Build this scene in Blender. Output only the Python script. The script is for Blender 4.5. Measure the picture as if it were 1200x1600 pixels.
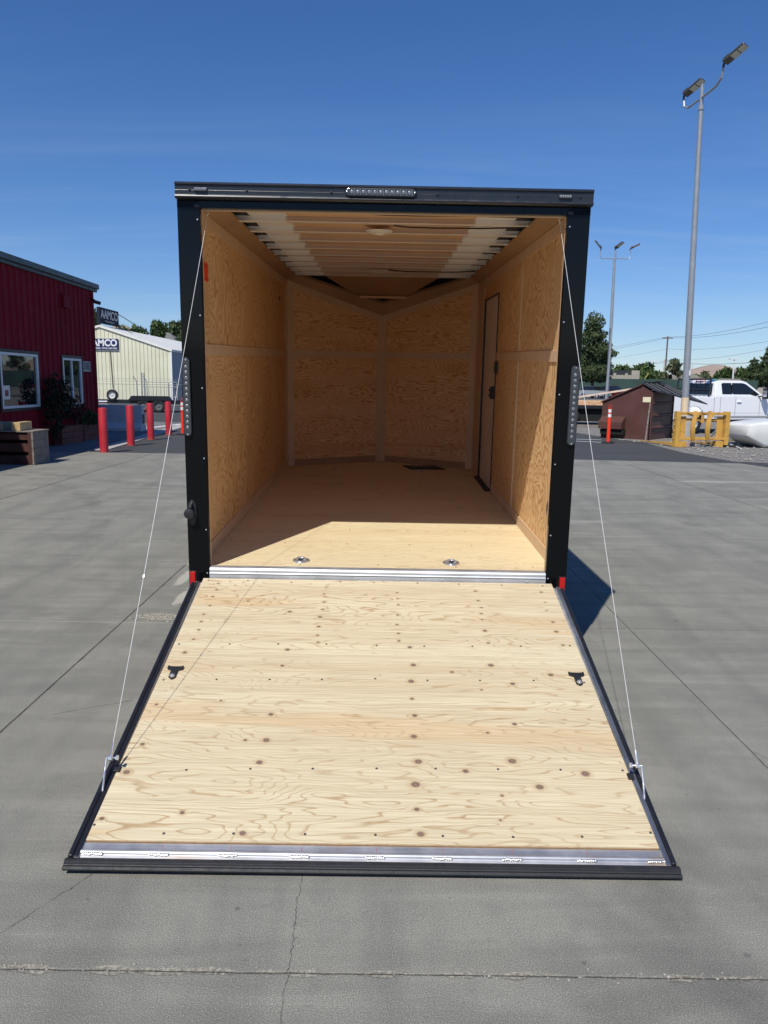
import bpy, bmesh, math, random
from math import radians, sin, cos, pi, sqrt, atan2
from mathutils import Vector, Matrix, Euler, noise
for o in list(bpy.data.objects): bpy.data.objects.remove(o)
scene = bpy.context.scene
COL = scene.collection
random.seed(7)

# ------------------------------------------------------------------ camera
CAMP = Vector((0, 0, 1.6326)); FPX = 1207.76
RC = Matrix(((0.999907, 0.0, -0.013611), (0.002229, 0.986496, 0.163767), (0.013427, -0.163783, 0.986405)))
right, fwd, up = RC.col[0], RC.col[1], RC.col[2]
cd = bpy.data.cameras.new('camera'); cam = bpy.data.objects.new('camera', cd); COL.objects.link(cam)
M = Matrix.Identity(4)
for i in range(3):
    M[i][0] = right[i]; M[i][1] = up[i]; M[i][2] = -fwd[i]; M[i][3] = CAMP[i]
cam.matrix_world = M
cd.sensor_fit = 'HORIZONTAL'; cd.sensor_width = 36; cd.lens = 36*FPX/1200; cd.clip_start = .05; cd.clip_end = 12000
scene.camera = cam
scene.render.resolution_x = 768; scene.render.resolution_y = 1024

def ray(x, y): return RC @ Vector(((x-600)/FPX, 1, -(y-800)/FPX))
def G(x, y, z=0.0):                      # point of the ground seen at a photo pixel
    d = ray(x, y); return CAMP + d*((z-CAMP.z)/d.z)
def A(x, y, Y):                          # point at distance Y seen at a photo pixel
    d = ray(x, y); return CAMP + d*(Y/d.y)

# ------------------------------------------------------------------ sun, sky
SUN_TO = Vector((-.249, -.571, .782)).normalized()
elev = math.asin(SUN_TO.z); azim = atan2(SUN_TO.x, SUN_TO.y)
ld = bpy.data.lights.new('sun', 'SUN'); ld.energy = 4.4; ld.angle = radians(.53); ld.color = (1, .955, .88)
sun = bpy.data.objects.new('sun', ld); COL.objects.link(sun)
sun.rotation_euler = (-SUN_TO).to_track_quat('-Z', 'Y').to_euler(); sun.location = (0, 0, 50)
w = bpy.data.worlds.new('World'); scene.world = w; w.use_nodes = True
nt = w.node_tree; N = nt.nodes; Lk = nt.links
bg = N['Background']; sky = N.new('ShaderNodeTexSky'); sky.sky_type = 'NISHITA'; sky.sun_disc = False
sky.sun_elevation = elev; sky.sun_rotation = azim; sky.altitude = 400; sky.air_density = 1.0; sky.dust_density = .1; sky.ozone_density = 3.5
bg.inputs[1].default_value = .10
# thin high cirrus, by direction in the sky
tc = N.new('ShaderNodeTexCoord'); sp = N.new('ShaderNodeSeparateXYZ'); Lk.new(tc.outputs['Generated'], sp.inputs[0])
def wm(op, a, b=None):
    n = N.new('ShaderNodeMath'); n.operation = op
    for i, v in enumerate((a, b)):
        if v is None: continue
        if isinstance(v, (int, float)): n.inputs[i].default_value = v
        else: Lk.new(v, n.inputs[i])
    return n.outputs[0]
zz = wm('ADD', wm('MAXIMUM', sp.outputs[2], .0), .12)
cx = N.new('ShaderNodeCombineXYZ'); Lk.new(wm('DIVIDE', sp.outputs[0], zz), cx.inputs[0]); Lk.new(wm('DIVIDE', sp.outputs[1], zz), cx.inputs[1])
mp = N.new('ShaderNodeMapping'); mp.inputs['Rotation'].default_value = (0, 0, .35); mp.inputs['Scale'].default_value = (.55, 2.6, 1); Lk.new(cx.outputs[0], mp.inputs[0])
nz = N.new('ShaderNodeTexNoise'); nz.inputs['Scale'].default_value = 1.1; nz.inputs['Detail'].default_value = 9; nz.inputs['Roughness'].default_value = .62; nz.inputs['Distortion'].default_value = .5
Lk.new(mp.outputs[0], nz.inputs[0])
mr = N.new('ShaderNodeMapRange'); mr.inputs[1].default_value = .47; mr.inputs[2].default_value = .85; mr.inputs[3].default_value = 0; mr.inputs[4].default_value = .20; Lk.new(nz.outputs[0], mr.inputs[0])
mr2 = N.new('ShaderNodeMapRange'); mr2.inputs[1].default_value = .38; mr2.inputs[2].default_value = .15; mr2.inputs[3].default_value = 0; mr2.inputs[4].default_value = 1; Lk.new(sp.outputs[2], mr2.inputs[0])
mxc = N.new('ShaderNodeMix'); mxc.data_type = 'RGBA'; Lk.new(wm('MULTIPLY', mr.outputs[0], mr2.outputs[0]), mxc.inputs[0])
tint = N.new('ShaderNodeMix'); tint.data_type = 'RGBA'; tint.blend_type = 'MULTIPLY'; tint.inputs[0].default_value = 1
Lk.new(sky.outputs[0], tint.inputs[6]); cr_ = N.new('ShaderNodeValToRGB'); Lk.new(sp.outputs[2], cr_.inputs[0]); Lk.new(cr_.outputs[0], tint.inputs[7])
cr_.color_ramp.elements[0].position = 0; cr_.color_ramp.elements[0].color = (.76, .84, 1.03, 1)
cr_.color_ramp.elements[1].position = .6; cr_.color_ramp.elements[1].color = (.36, .68, 1.08, 1)
e_ = cr_.color_ramp.elements.new(.2); e_.color = (.54, .77, 1.08, 1)
Lk.new(tint.outputs[2], mxc.inputs[6]); mxc.inputs[7].default_value = (5.5, 6.6, 7.8, 1)
Lk.new(mxc.outputs[2], bg.inputs[0])
vs = scene.view_settings; vs.view_transform = 'Standard'; vs.look = 'None'; vs.gamma = 1; vs.exposure = 0
try: vs.use_curve_mapping = False
except Exception: pass
scene.cycles.max_bounces = 14; scene.cycles.diffuse_bounces = 12

# ------------------------------------------------------------------ material helpers
class MT:
    def __init__(s, name, col=(.5, .5, .5), rough=.6, metal=0, spec=.5):
        s.m = bpy.data.materials.new(name); s.m.use_nodes = True; s.t = s.m.node_tree; s.b = s.t.nodes['Principled BSDF']
        s.b.inputs['Base Color'].default_value = (*col, 1); s.b.inputs['Roughness'].default_value = rough
        s.b.inputs['Metallic'].default_value = metal; s.b.inputs['Specular IOR Level'].default_value = spec
        s._co = None
    def n(s, k): return s.t.nodes.new(k)
    def l(s, a, b): s.t.links.new(a, b)
    def set(s, inp, v):
        if isinstance(v, (int, float)): inp.default_value = v
        elif isinstance(v, tuple): inp.default_value = v if len(v) == 4 or inp.type == 'VECTOR' else (*v, 1)
        else: s.l(v, inp)
    def co(s):
        if s._co is None: s._co = s.n('ShaderNodeTexCoord').outputs['Object']
        return s._co
    def xyz(s, v=None):
        q = s.n('ShaderNodeSeparateXYZ'); s.l(v or s.co(), q.inputs[0]); return q.outputs
    def mth(s, op, a, b=None, c=None, clamp=False):
        q = s.n('ShaderNodeMath'); q.operation = op; q.use_clamp = clamp
        for i, v in enumerate((a, b, c)):
            if v is not None: s.set(q.inputs[i], v)
        return q.outputs[0]
    def mapv(s, scale=(1, 1, 1), loc=(0, 0, 0), rot=(0, 0, 0), v=None):
        q = s.n('ShaderNodeMapping'); s.l(v or s.co(), q.inputs[0]); q.inputs['Scale'].default_value = scale
        q.inputs['Location'].default_value = loc; q.inputs['Rotation'].default_value = rot; return q.outputs[0]
    def noise(s, scale, detail=2, rough=.5, dist=0, v=None):
        q = s.n('ShaderNodeTexNoise'); q.inputs['Scale'].default_value = scale; q.inputs['Detail'].default_value = detail
        q.inputs['Roughness'].default_value = rough; q.inputs['Distortion'].default_value = dist
        s.l(v or s.co(), q.inputs['Vector']); return q.outputs['Fac']
    def rng(s, v, a, b, c=0., d=1., smooth=False):
        q = s.n('ShaderNodeMapRange')
        if smooth: q.interpolation_type = 'SMOOTHSTEP'
        s.set(q.inputs[0], v)
        for i, x in zip((1, 2, 3, 4), (a, b, c, d)): q.inputs[i].default_value = x
        return q.outputs[0]
    def mix(s, f, a, b, mode='MIX'):
        q = s.n('ShaderNodeMix'); q.data_type = 'RGBA'; q.blend_type = mode
        s.set(q.inputs[0], f); s.set(q.inputs[6], a); s.set(q.inputs[7], b); return q.outputs[2]
    def bump(s, h, strength=.3, dist=.01):
        q = s.n('ShaderNodeBump'); q.inputs['Strength'].default_value = strength; q.inputs['Distance'].default_value = dist
        s.set(q.inputs['Height'], h); s.l(q.outputs[0], s.b.inputs['Normal'])
    def color(s, v): s.set(s.b.inputs['Base Color'], v)
    def rough(s, v): s.set(s.b.inputs['Roughness'], v)

def simple(name, col, rough=.6, metal=0, var=.12, vs_=6, bump=0, bs=60, spec=.5):
    m = MT(name, col, rough, metal, spec)
    f = m.noise(vs_, 5, .6)
    a = tuple(max(0, c*(1-var)) for c in col); b = tuple(min(1, c*(1+var)) for c in col)
    m.color(m.mix(m.rng(f, .3, .7), a, b))
    m.rough(m.rng(m.noise(vs_*2.3, 4), .3, .7, max(.02, rough-.08), min(1, rough+.08)))
    if bump: m.bump(m.noise(bs, 4), bump, .004)
    return m.m

def plywood(name, base, line, dark, sc, freq, contrast=.7, seed=0., knots=False, fine=.12, patch=None, rough=.65, lw=.52, wb=.45, band=False, amin=.35):
    """rotary-cut softwood plywood: growth-ring contours of a stretched noise field. sc = frequency along local x, y, z."""
    m = MT(name, base, rough, 0, .25)
    off = (seed*3.1, seed*7.7, seed*5.3)
    v = m.mapv(sc, off)
    n1 = m.noise(1.0, 3.2, .42, .25, v)
    v2 = m.mapv(tuple(c*.37 for c in sc), off); n2 = m.noise(1.0, 1.5, .5, 0, v2)
    fld = m.mth('ADD', m.mth('MULTIPLY', n1, freq), m.mth('MULTIPLY', n2, freq*.8))
    wob = m.noise(1.0, 5, .6, 0, m.mapv(tuple(c*9 for c in sc), off))
    fld = m.mth('ADD', fld, m.mth('MULTIPLY', wob, wb))
    if knots:
        at = m.n('ShaderNodeAttribute'); at.attribute_name = 'kd'
        kd = at.outputs['Fac']                     # distance to nearest knot, in knot radii
        bumpk = m.mth('DIVIDE', 1.1, m.mth('ADD', m.mth('MULTIPLY', kd, kd), .9))
        fld = m.mth('ADD', fld, m.mth('MULTIPLY', bumpk, 1.6))
    t = m.mth('FRACT', fld)
    up_ = m.rng(t, lw, .92, 0, 1, True); dn = m.rng(t, .90, .985, 1, 0, True)
    ln = m.mth('MULTIPLY', m.mth('POWER', up_, 2.2), dn)
    amp = m.rng(m.noise(.8, 2, .5, 0, m.mapv(sc, (off[0]+9, off[1]+4, off[2]+2))), .3, .65, amin, 1)
    ln = m.mth('MULTIPLY', m.mth('MULTIPLY', ln, amp), contrast)
    big = m.noise(.55, 2, .5, 0, m.mapv(tuple(c*1.0 for c in sc), (off[0]+33, off[1], off[2]+8)))
    c = m.mix(m.rng(big, .35, .68), base, tuple(b*.86+l_*.14 for b, l_ in zip(base, line)))
    if patch: c = m.mix(m.rng(m.noise(.7, 3, .55, .3, m.mapv((sc[0]*.7, sc[1]*1.6, sc[2]*1.3), (4, 5, 6))), .54, .62, 0, .55, True), c, patch)
    if band:
        bn = m.noise(1., 3, .6, 0, m.mapv((.18, 7.5, 0), off)); c = m.mix(m.rng(bn, .46, .68, 0, .60, True), c, tuple(b*.6+l_*.4 for b, l_ in zip(base, line)))
        bn2 = m.noise(1., 3, .6, 0, m.mapv((.3, 16, 0), (3, 1, 0))); c = m.mix(m.rng(bn2, .50, .64, 0, .5, True), c, tuple(b*.7+l_*.3 for b, l_ in zip(base, line)))
    c = m.mix(ln, c, line)
    hi = max(sc); st = tuple(x/hi*(150 if x == hi else 22) for x in sc)
    fs = m.noise(1., 3, .6, 0, m.mapv(st, off))
    c = m.mix(m.rng(fs, .3, .7, 0, fine), c, tuple(x*.45 for x in line))
    # small pitch flecks
    fl = m.noise(1., 1, .5, 0, m.mapv(tuple(x/hi*(95 if x == hi else 28) for x in sc), (off[0]+1, 0, 0)))
    c = m.mix(m.rng(fl, .74, .80, 0, .55), c, dark)
    if knots:
        c = m.mix(m.rng(kd, 1.0, 2.6, .35, 0, True), c, line)
        ringn = m.mth('ADD', kd, m.mth('MULTIPLY', m.mth('SUBTRACT', m.noise(220, 3), .5), .5))
        c = m.mix(m.rng(ringn, .82, 1.05, 1, 0, True), c, m.mix(m.rng(m.mth('SINE', m.mth('MULTIPLY', kd, 9)), -1, 1), dark, tuple(x*1.9 for x in dark)))
        c = m.mix(m.rng(m.mth('ABSOLUTE', m.mth('SUBTRACT', ringn, .98)), 0, .12, .6, 0), c, tuple(x*.35 for x in dark))
    m.color(c)
    m.rough(m.rng(ln, 0, 1, rough, rough-.12))
    m.bump(m.mth('ADD', m.mth('MULTIPLY', fs, .6), m.mth('MULTIPLY', ln, -.5)), .18, .0015)
    return m.m

def metal(name, col, rough=.35, brushed=(1, 60, 60), amt=.25, tint=None):
    m = MT(name, col, rough, 1)
    f = m.noise(1, 4, .6, 0, m.mapv(brushed)); g = m.noise(5, 4, .6)
    c = m.mix(m.rng(g, .35, .7), tuple(x*(1-amt) for x in col), col)
    if tint: c = m.mix(m.rng(m.noise(3.3, 2), .6, .7, 0, .5), c, tint)
    m.color(c); m.rough(m.mth('ADD', m.rng(f, .3, .7, rough-.1, rough+.12), m.rng(g, .3, .7, -.05, .12)))
    m.bump(f, .12, .001)
    m.b.inputs['Metallic'].default_value = .8
    return m.m

def glass(name, col, rough=.03):
    m = MT(name, col, rough, 0, .8); m.b.inputs['Coat Weight'].default_value = 1; m.b.inputs['Coat Roughness'].default_value = .02
    return m.m

# ------------------------------------------------------------------ mesh builder
class MB:
    def __init__(s): s.v = []; s.f = []
    def add(s, vs_, fs):
        o = len(s.v); s.v += [Vector(p) for p in vs_]; s.f += [tuple(i+o for i in f) for f in fs]; return s
    def box(s, x0, x1, y0, y1, z0, z1, mtx=None):
        vs_ = [(x0, y0, z0), (x1, y0, z0), (x1, y1, z0), (x0, y1, z0), (x0, y0, z1), (x1, y0, z1), (x1, y1, z1), (x0, y1, z1)]
        if mtx: vs_ = [mtx @ Vector(p) for p in vs_]
        return s.add(vs_, [(0, 3, 2, 1), (4, 5, 6, 7), (0, 1, 5, 4), (1, 2, 6, 5), (2, 3, 7, 6), (3, 0, 4, 7)])
    def prism(s, poly, a, b):                # poly: list of base points, a->b offset vector
        n = len(poly); A_ = [Vector(p)+Vector(a) for p in poly]; B_ = [Vector(p)+Vector(b) for p in poly]
        return s.add(A_+B_, [tuple(range(n))[::-1], tuple(range(n, 2*n))]+[(i, (i+1) % n, (i+1) % n+n, i+n) for i in range(n)])
    def loft(s, rings, caps=True):
        n = len(rings[0]); o = []
        for r in rings: o += list(r)
        fs = []
        for k in range(len(rings)-1):
            for i in range(n): fs.append((k*n+i, k*n+(i+1) % n, (k+1)*n+(i+1) % n, (k+1)*n+i))
        if caps: fs += [tuple(range(n))[::-1], tuple(range((len(rings)-1)*n, len(rings)*n))]
        return s.add(o, fs)
    def tube(s, pts, r, n=10, r2=None):
        pts = [Vector(p) for p in pts]; rings = []
        for i, p in enumerate(pts):
            d = (pts[min(i+1, len(pts)-1)]-pts[max(i-1, 0)]).normalized()
            q = d.to_track_quat('Z', 'Y'); rr = r if r2 is None else r+(r2-r)*i/(len(pts)-1)
            if isinstance(rr, (list, tuple)): rr = rr[i]
            rings.append([p+q @ Vector((cos(2*pi*k/n)*rr, sin(2*pi*k/n)*rr, 0)) for k in range(n)])
        return s.loft(rings)
    def lathe(s, prof, c=(0, 0, 0), axis='Z', n=24, caps=True):
        c = Vector(c); rings = []
        for r, h in prof:
            ring = []
            for k in range(n):
                a = 2*pi*k/n; p = (r*cos(a), r*sin(a), h)
                if axis == 'X': p = (h, r*cos(a), r*sin(a))
                if axis == 'Y': p = (r*cos(a), h, -r*sin(a))
                ring.append(c+Vector(p))
            rings.append(ring)
        return s.loft(rings, caps)
    def ball(s, c, r, sx=1, sy=1, sz=1, n=8, m=6):
        return s.lathe([(max(.0005, sin(pi*i/m))*r, -cos(pi*i/m)*r) for i in range(m+1)], n=n) if False else s._ball(c, r, sx, sy, sz, n, m)
    def _ball(s, c, r, sx, sy, sz, n, m):
        c = Vector(c); rings = []
        for i in range(m+1):
            a = pi*i/m; rr = max(sin(a), .02)*r
            rings.append([c+Vector((rr*cos(2*pi*k/n)*sx, rr*sin(2*pi*k/n)*sy, -cos(a)*r*sz)) for k in range(n)])
        return s.loft(rings)
    def build(s, name, mat, parent=None, smooth=False, bevel=0, loc=None, rot=None, seg=2):
        me = bpy.data.meshes.new(name); me.from_pydata([tuple(p) for p in s.v], [], s.f); me.validate()
        bm = bmesh.new(); bm.from_mesh(me); bmesh.ops.recalc_face_normals(bm, faces=bm.faces); bm.to_mesh(me); bm.free()
        o = bpy.data.objects.new(name, me); COL.objects.link(o)
        if mat: me.materials.append(mat)
        if smooth:
            for p in me.polygons: p.use_smooth = True
            try: me.set_sharp_from_angle(angle=radians(40))
            except Exception: pass
        if bevel:
            b = o.modifiers.new('bevel', 'BEVEL'); b.width = bevel; b.segments = seg; b.limit_method = 'ANGLE'; b.angle_limit = radians(35)
        if parent: o.parent = parent
        if loc is not None: o.location = loc
        if rot is not None: o.rotation_euler = rot
        return o
def tag(o, label=None, cat=None, group=None, kind=None):
    if label: o['label'] = label
    if cat: o['category'] = cat
    if group: o['group'] = group
    if kind: o['kind'] = kind
    return o
def thing(name, label, cat, loc=(0, 0, 0), rz=0, group=None):
    o = bpy.data.objects.new(name, None); COL.objects.link(o); o.location = loc; o.rotation_euler = (0, 0, rz); o.empty_display_size = .2
    return tag(o, label, cat, group)
def copy_tree(o, parent=None):
    kids = list(o.children); c = o.copy(); COL.objects.link(c)
    if parent: c.parent = parent
    for k in kids: copy_tree(k, c)
    return c
def text(name, body, mat, size, parent, mtx, extrude=.004, bold=0.0, sx=1.0, align='CENTER'):
    cu = bpy.data.curves.new(name, 'FONT'); cu.body = body; cu.size = size; cu.extrude = extrude; cu.offset = bold
    cu.align_x = align; cu.align_y = 'CENTER'
    t = bpy.data.objects.new(name+'_c', cu); COL.objects.link(t); bpy.context.view_layer.update()
    me = bpy.data.meshes.new_from_object(t); bpy.data.objects.remove(t)
    me.materials.clear(); me.materials.append(mat)
    o = bpy.data.objects.new(name, me); COL.objects.link(o); o.parent = parent
    o.matrix_local = mtx @ Matrix.Diagonal((sx, 1, 1, 1)); return o

# ------------------------------------------------------------------ ground
def ground_mat():
    m = MT('concrete_ground', (.19, .19, .18), .85, 0, .3)
    P = m.xyz(); X, Y = P[0], P[1]
    base = m.mix(m.rng(m.noise(.35, 5, .6), .3, .7), (.185, .185, .172), (.262, .258, .235))
    # broom/sweep streaks, mostly along X with swirl
    st = m.noise(1., 5, .65, .9, m.mapv((.6, 4.5, 1), (0, 0, 0), (0, 0, .12)))
    base = m.mix(m.rng(st, .42, .62, 0, .62), base, (.34, .335, .31))
    st2 = m.noise(1., 5, .6, .4, m.mapv((3.2, .5, 1), (5, 2, 0), (0, 0, .5)))
    base = m.mix(m.rng(st2, .45, .68, 0, .50), base, (.115, .117, .114))
    blot = m.noise(1.6, 6, .65)
    base = m.mix(m.rng(blot, .48, .66, 0, .50), base, (.12, .122, .119))
    def track(cx_, cy_, R_, wd, amt):
        nonlocal base
        vv = m.mapv((1, 1, 0), (-cx_, -cy_, 0)); ln_ = m.n('ShaderNodeVectorMath'); ln_.operation = 'LENGTH'; m.l(vv, ln_.inputs[0])
        d_ = m.mth('ABSOLUTE', m.mth('SUBTRACT', m.mth('ADD', ln_.outputs['Value'], m.mth('MULTIPLY', m.noise(1.2, 2), .12)), R_))
        f_ = m.mth('MULTIPLY', m.rng(d_, wd*.35, wd, 1, 0, True), m.rng(m.noise(1.7, 5, .7), .38, .62, 0, amt))
        base = m.mix(f_, base, (.085, .085, .084))
    for q_ in ((4.2, 5.5, 4.4, .13, .5), (4.6, 5.2, 5.0, .10, .4), (-7, -1, 8.6, .14, .45), (-6.6, -1.3, 7.9, .12, .4), (9, 9, 5.3, .16, .5), (10, 3, 7.2, .15, .5), (-12, 6, 9.2, .16, .5), (-11, 12, 7.4, .15, .4), (1.5, 24, 13, .2, .45), (2.5, -4, 5.9, .10, .5), (2.3, -4.2, 6.3, .08, .4)): track(*q_)
    base = m.mix(m.rng(m.noise(2.6, 6, .7, .6), .60, .74, 0, .40), base, (.36, .35, .32))
    base = m.mix(m.rng(m.noise(13, 5, .7), .56, .72, 0, .35), base, (.115, .115, .11))
    fine = m.noise(270, 2, .8); fine2 = m.noise(55, 4, .75)
    base = m.mix(m.rng(fine, .42, .60, 0, .75), base, (.085, .085, .083))
    base = m.mix(m.rng(fine, .45, .34, 0, .55), base, (.40, .395, .37))
    base = m.mix(m.rng(fine2, .35, .7, 0, .40), base, (.165, .162, .15))
    spots = m.noise(19, 2, .5)
    base = m.mix(m.rng(spots, .71, .75, 0, .5), base, (.07, .07, .072))
    hgt = m.mth('ADD', m.mth('MULTIPLY', fine, .5), m.mth('MULTIPLY', fine2, .5))
    wx = m.mth('MULTIPLY', m.mth('SUBTRACT', m.noise(5, 5, .65), .5), .045)
    wx2 = m.mth('MULTIPLY', m.mth('SUBTRACT', m.noise(30, 3, .6), .5), .02)
    jn = m.noise(9, 4, .6)
    def joint(coord, other, c, lo, hi, wid, colr, crumb=0.):
        nonlocal base, hgt
        w_ = m.mth('ADD', m.mth('MULTIPLY', wx, .15), m.mth('MULTIPLY', wx2, .35))
        d = m.mth('ABSOLUTE', m.mth('ADD', m.mth('SUBTRACT', coord, c), w_))
        inr = m.mth('MULTIPLY', m.mth('GREATER_THAN', other, lo), m.mth('LESS_THAN', other, hi))
        f = m.mth('MULTIPLY', m.rng(d, wid*.5, wid, 1, 0), inr)
        if crumb:
            cr = m.mth('MULTIPLY', m.rng(m.mth('SUBTRACT', d, m.mth('MULTIPLY', m.rng(jn, .48, .75), crumb)), 0, .006, 1, 0), inr)
            base = m.mix(m.mth('MULTIPLY', cr, .5), base, m.mix(m.rng(m.noise(75, 3, .6), .42, .6), (.13, .115, .095), (.42, .39, .33)))
            hgt = m.mth('SUBTRACT', hgt, m.mth('MULTIPLY', cr, 1.2))
        base = m.mix(m.mth('MULTIPLY', f, m.rng(jn, .3, .6, .55, .9)), base, colr)
        hgt = m.mth('SUBTRACT', hgt, m.mth('MULTIPLY', f, 3))
    dk = (.03, .029, .027); tan_ = (.16, .15, .13)
    joint(X, Y, -1.78, 2.45, 40, .007, dk, .004)
    joint(X, Y, 1.69, 2.45, 40, .0045, (.06, .058, .055), .008)
    joint(X, Y, -5.25, 2, 40, .014, dk); joint(X, Y, 5.2, 2, 17, .010, dk)
    joint(Y, X, 1.925, -9, 9, .003, (.06, .055, .05), .022)
    joint(Y, X, 5.08, -9, -1.0, .007, (.33, .32, .29)); joint(Y, X, 5.1, 0, 9, .006, (.12, .115, .105), .030)
    joint(Y, X, 8.3, -9, 9, .008, (.11, .105, .10)); joint(Y, X, 11.28, -9, 9, .010, (.14, .13, .12), .01)
    joint(Y, X, 14.5, -9, 9, .010, (.12, .12, .11))
    # random cracks as segments
    def seg(p, q, wid, amp=1.0):
        nonlocal base, hgt
        dx, dy = q[0]-p[0], q[1]-p[1]; L = sqrt(dx*dx+dy*dy); ux, uy = dx/L, dy/L
        a = m.mth('ADD', m.mth('MULTIPLY', m.mth('SUBTRACT', X, p[0]), ux), m.mth('MULTIPLY', m.mth('SUBTRACT', Y, p[1]), uy))
        b = m.mth('SUBTRACT', m.mth('MULTIPLY', m.mth('SUBTRACT', X, p[0]), -uy), m.mth('MULTIPLY', m.mth('SUBTRACT', Y, p[1]), -ux))
        b = m.mth('ADD', b, m.mth('ADD', m.mth('MULTIPLY', wx, amp), m.mth('MULTIPLY', wx2, 1.2)))
        f = m.mth('MULTIPLY', m.rng(m.mth('ABSOLUTE', b), wid*.4, wid, 1, 0), m.mth('MULTIPLY', m.mth('GREATER_THAN', a, 0), m.mth('LESS_THAN', a, L)))
        f = m.mth('MULTIPLY', f, m.rng(jn, .3, .55, .15, .75))
        base = m.mix(f, base, (.045, .043, .04)); hgt = m.mth('SUBTRACT', hgt, m.mth('MULTIPLY', f, 2))
    seg((-1.15, 2.03), (-.95, 2.37), .0022); seg((-.246, 1.70), (-.262, 2.37), .0018, 1.3)
    seg((-1.62, 3.6), (-1.28, 3.78), .004); seg((1.69, 3.3), (1.9, 3.02), .004)
    # white-ish scrape left of the trailer and the spalled patch at the joint
    def blob(cx_, cy_, rx, ry, colr, amt, nscale=14, rot=0.):
        nonlocal base, hgt
        v = m.mapv((1/rx, 1/ry, 0), (-cx_/rx, -cy_/ry, 0)); ln = m.n('ShaderNodeVectorMath'); ln.operation = 'LENGTH'; m.l(v, ln.inputs[0])
        d = m.mth('ADD', ln.outputs['Value'], m.mth('MULTIPLY', m.mth('SUBTRACT', m.noise(nscale, 5, .7), .5), 1.6))
        f = m.mth('MULTIPLY', m.rng(d, .6, .95, 1, 0, True), amt)
        base = m.mix(f, base, colr); return f
    f = blob(-1.55, 5.22, .24, .10, m.mix(m.rng(m.noise(60, 3, .6), .4, .6), (.12, .11, .095), (.40, .38, .33)), .8, 10)
    hgt = m.mth('SUBTRACT', hgt, m.mth('MULTIPLY', f, 2.5))
    blob(-1.67, 6.35, .06, .35, (.42, .41, .37), .6, 11); blob(-1.53, 5.75, .06, .30, (.42, .41, .37), .6, 12)
    blob(-1.75, 6.9, .07, .16, (.42, .40, .35), .45, 7)
    blob(.92, 3.9, .3, .08, (.3, .295, .28), .35, 9); blob(2.2, 9.3, .6, .15, (.3, .295, .28), .4, 4); blob(6, 13.6, 1.2, .2, (.36, .35, .32), .4, 3)
    base = m.mix(1.0, base, (1.28, 1.26, 1.15), 'MULTIPLY')
    m.color(base); m.bump(hgt, .6, .003); m.rough(m.rng(fine2, .3, .7, .8, .95))
    return m.m
def sheet(name, pts, z, mat):
    b = MB(); b.add([(p[0], p[1], z) for p in pts], [tuple(range(len(pts)))]); o = b.build(name, mat); tag(o, kind='structure')
    if o.data.polygons[0].normal.z < 0: o.data.flip_normals()
    return o
def asphalt_mat(name, a, b_, grit=130, gc=(.18, .18, .17)):
    m = MT(name, a, .9, 0, .3)
    f = m.noise(.5, 5, .6); c = m.mix(m.rng(f, .3, .7), a, b_)
    g = m.noise(grit, 2, .7); c = m.mix(m.rng(g, .55, .75, 0, .6), c, gc); c = m.mix(m.rng(g, .45, .25, 0, .5), c, tuple(x*.4 for x in a))
    c = m.mix(m.rng(m.noise(1, 4, .6, .4, m.mapv((.25, 2, 1))), .5, .7, 0, .35), c, tuple(x*1.5 for x in a))
    m.color(c); m.bump(g, .5, .01); return m.m
earth = asphalt_mat('far_lot_asphalt', (.16, .155, .145), (.22, .21, .19), 3)
MATS_CONC = ground_mat()
gm = MB(); gm.add([(-4000, -60, -.03), (4000, -60, -.03), (4000, 6000, -.03), (-4000, 6000, -.03)], [(0, 1, 2, 3)])
tag(gm.build('ground', earth), kind='structure')
sheet('concrete_yard', [(-60, -25), (40, -25), (40, 8), (9.6, 14), (8.3, 15.5), (7.85, 17.05), (4.2, 17.43), (-6.4, 17.6), (-6.5, 17.65), (-60, 17.65)], 0.0, MATS_CONC)
asp = asphalt_mat('yard_asphalt', (.052, .054, .056), (.075, .076, .077))
sheet('asphalt_drive', [(-9.2, 17.3), (60, 8), (60, 60), (20, 80), (-30, 80), (-9.2, 30)], -.008, asp)
grav = MT('gravel_surface', (.3, .29, .27), .95, 0, .2)
vo = grav.n('ShaderNodeTexVoronoi'); vo.inputs['Scale'].default_value = 16; grav.l(grav.co(), vo.inputs['Vector'])
gc_ = grav.mix(grav.rng(grav.noise(14, 3), .35, .65), (.13, .125, .115), (.30, .285, .26))
gc_ = grav.mix(grav.rng(grav.noise(45, 2, .6), .58, .7, 0, .8), gc_, (.5, .49, .46))
grav.color(gc_); grav.bump(vo.outputs['Distance'], .8, .04)
tag(sheet('gravel_lot', [(3.6, 34), (6.79, 27.7), (7.4, 24.6), (7.76, 23.28), (7.62, 19.76), (7.92, 17.5), (8.6, 17.25), (11, 16.2), (60, 12), (60, 70), (5, 70)], -.004, grav.m))
kerbm = simple('pale_concrete', (.42, .40, .36), .85, 0, .15, 3, .3, 60)
kb = MB(); kb.prism([(-6.55, 18.2, 0), (-6.92, 18.2, 0), (-7.9, 31, 0), (-7.45, 31, 0)], (0, 0, -.02), (0, 0, .012))
tag(kb.build('kerb_strip', kerbm), kind='structure')
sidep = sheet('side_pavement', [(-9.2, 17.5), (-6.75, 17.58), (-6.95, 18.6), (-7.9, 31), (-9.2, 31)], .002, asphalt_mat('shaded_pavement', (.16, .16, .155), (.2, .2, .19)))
paint = simple('white_road_paint', (.7, .7, .68), .7, 0, .1, 8)
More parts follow.
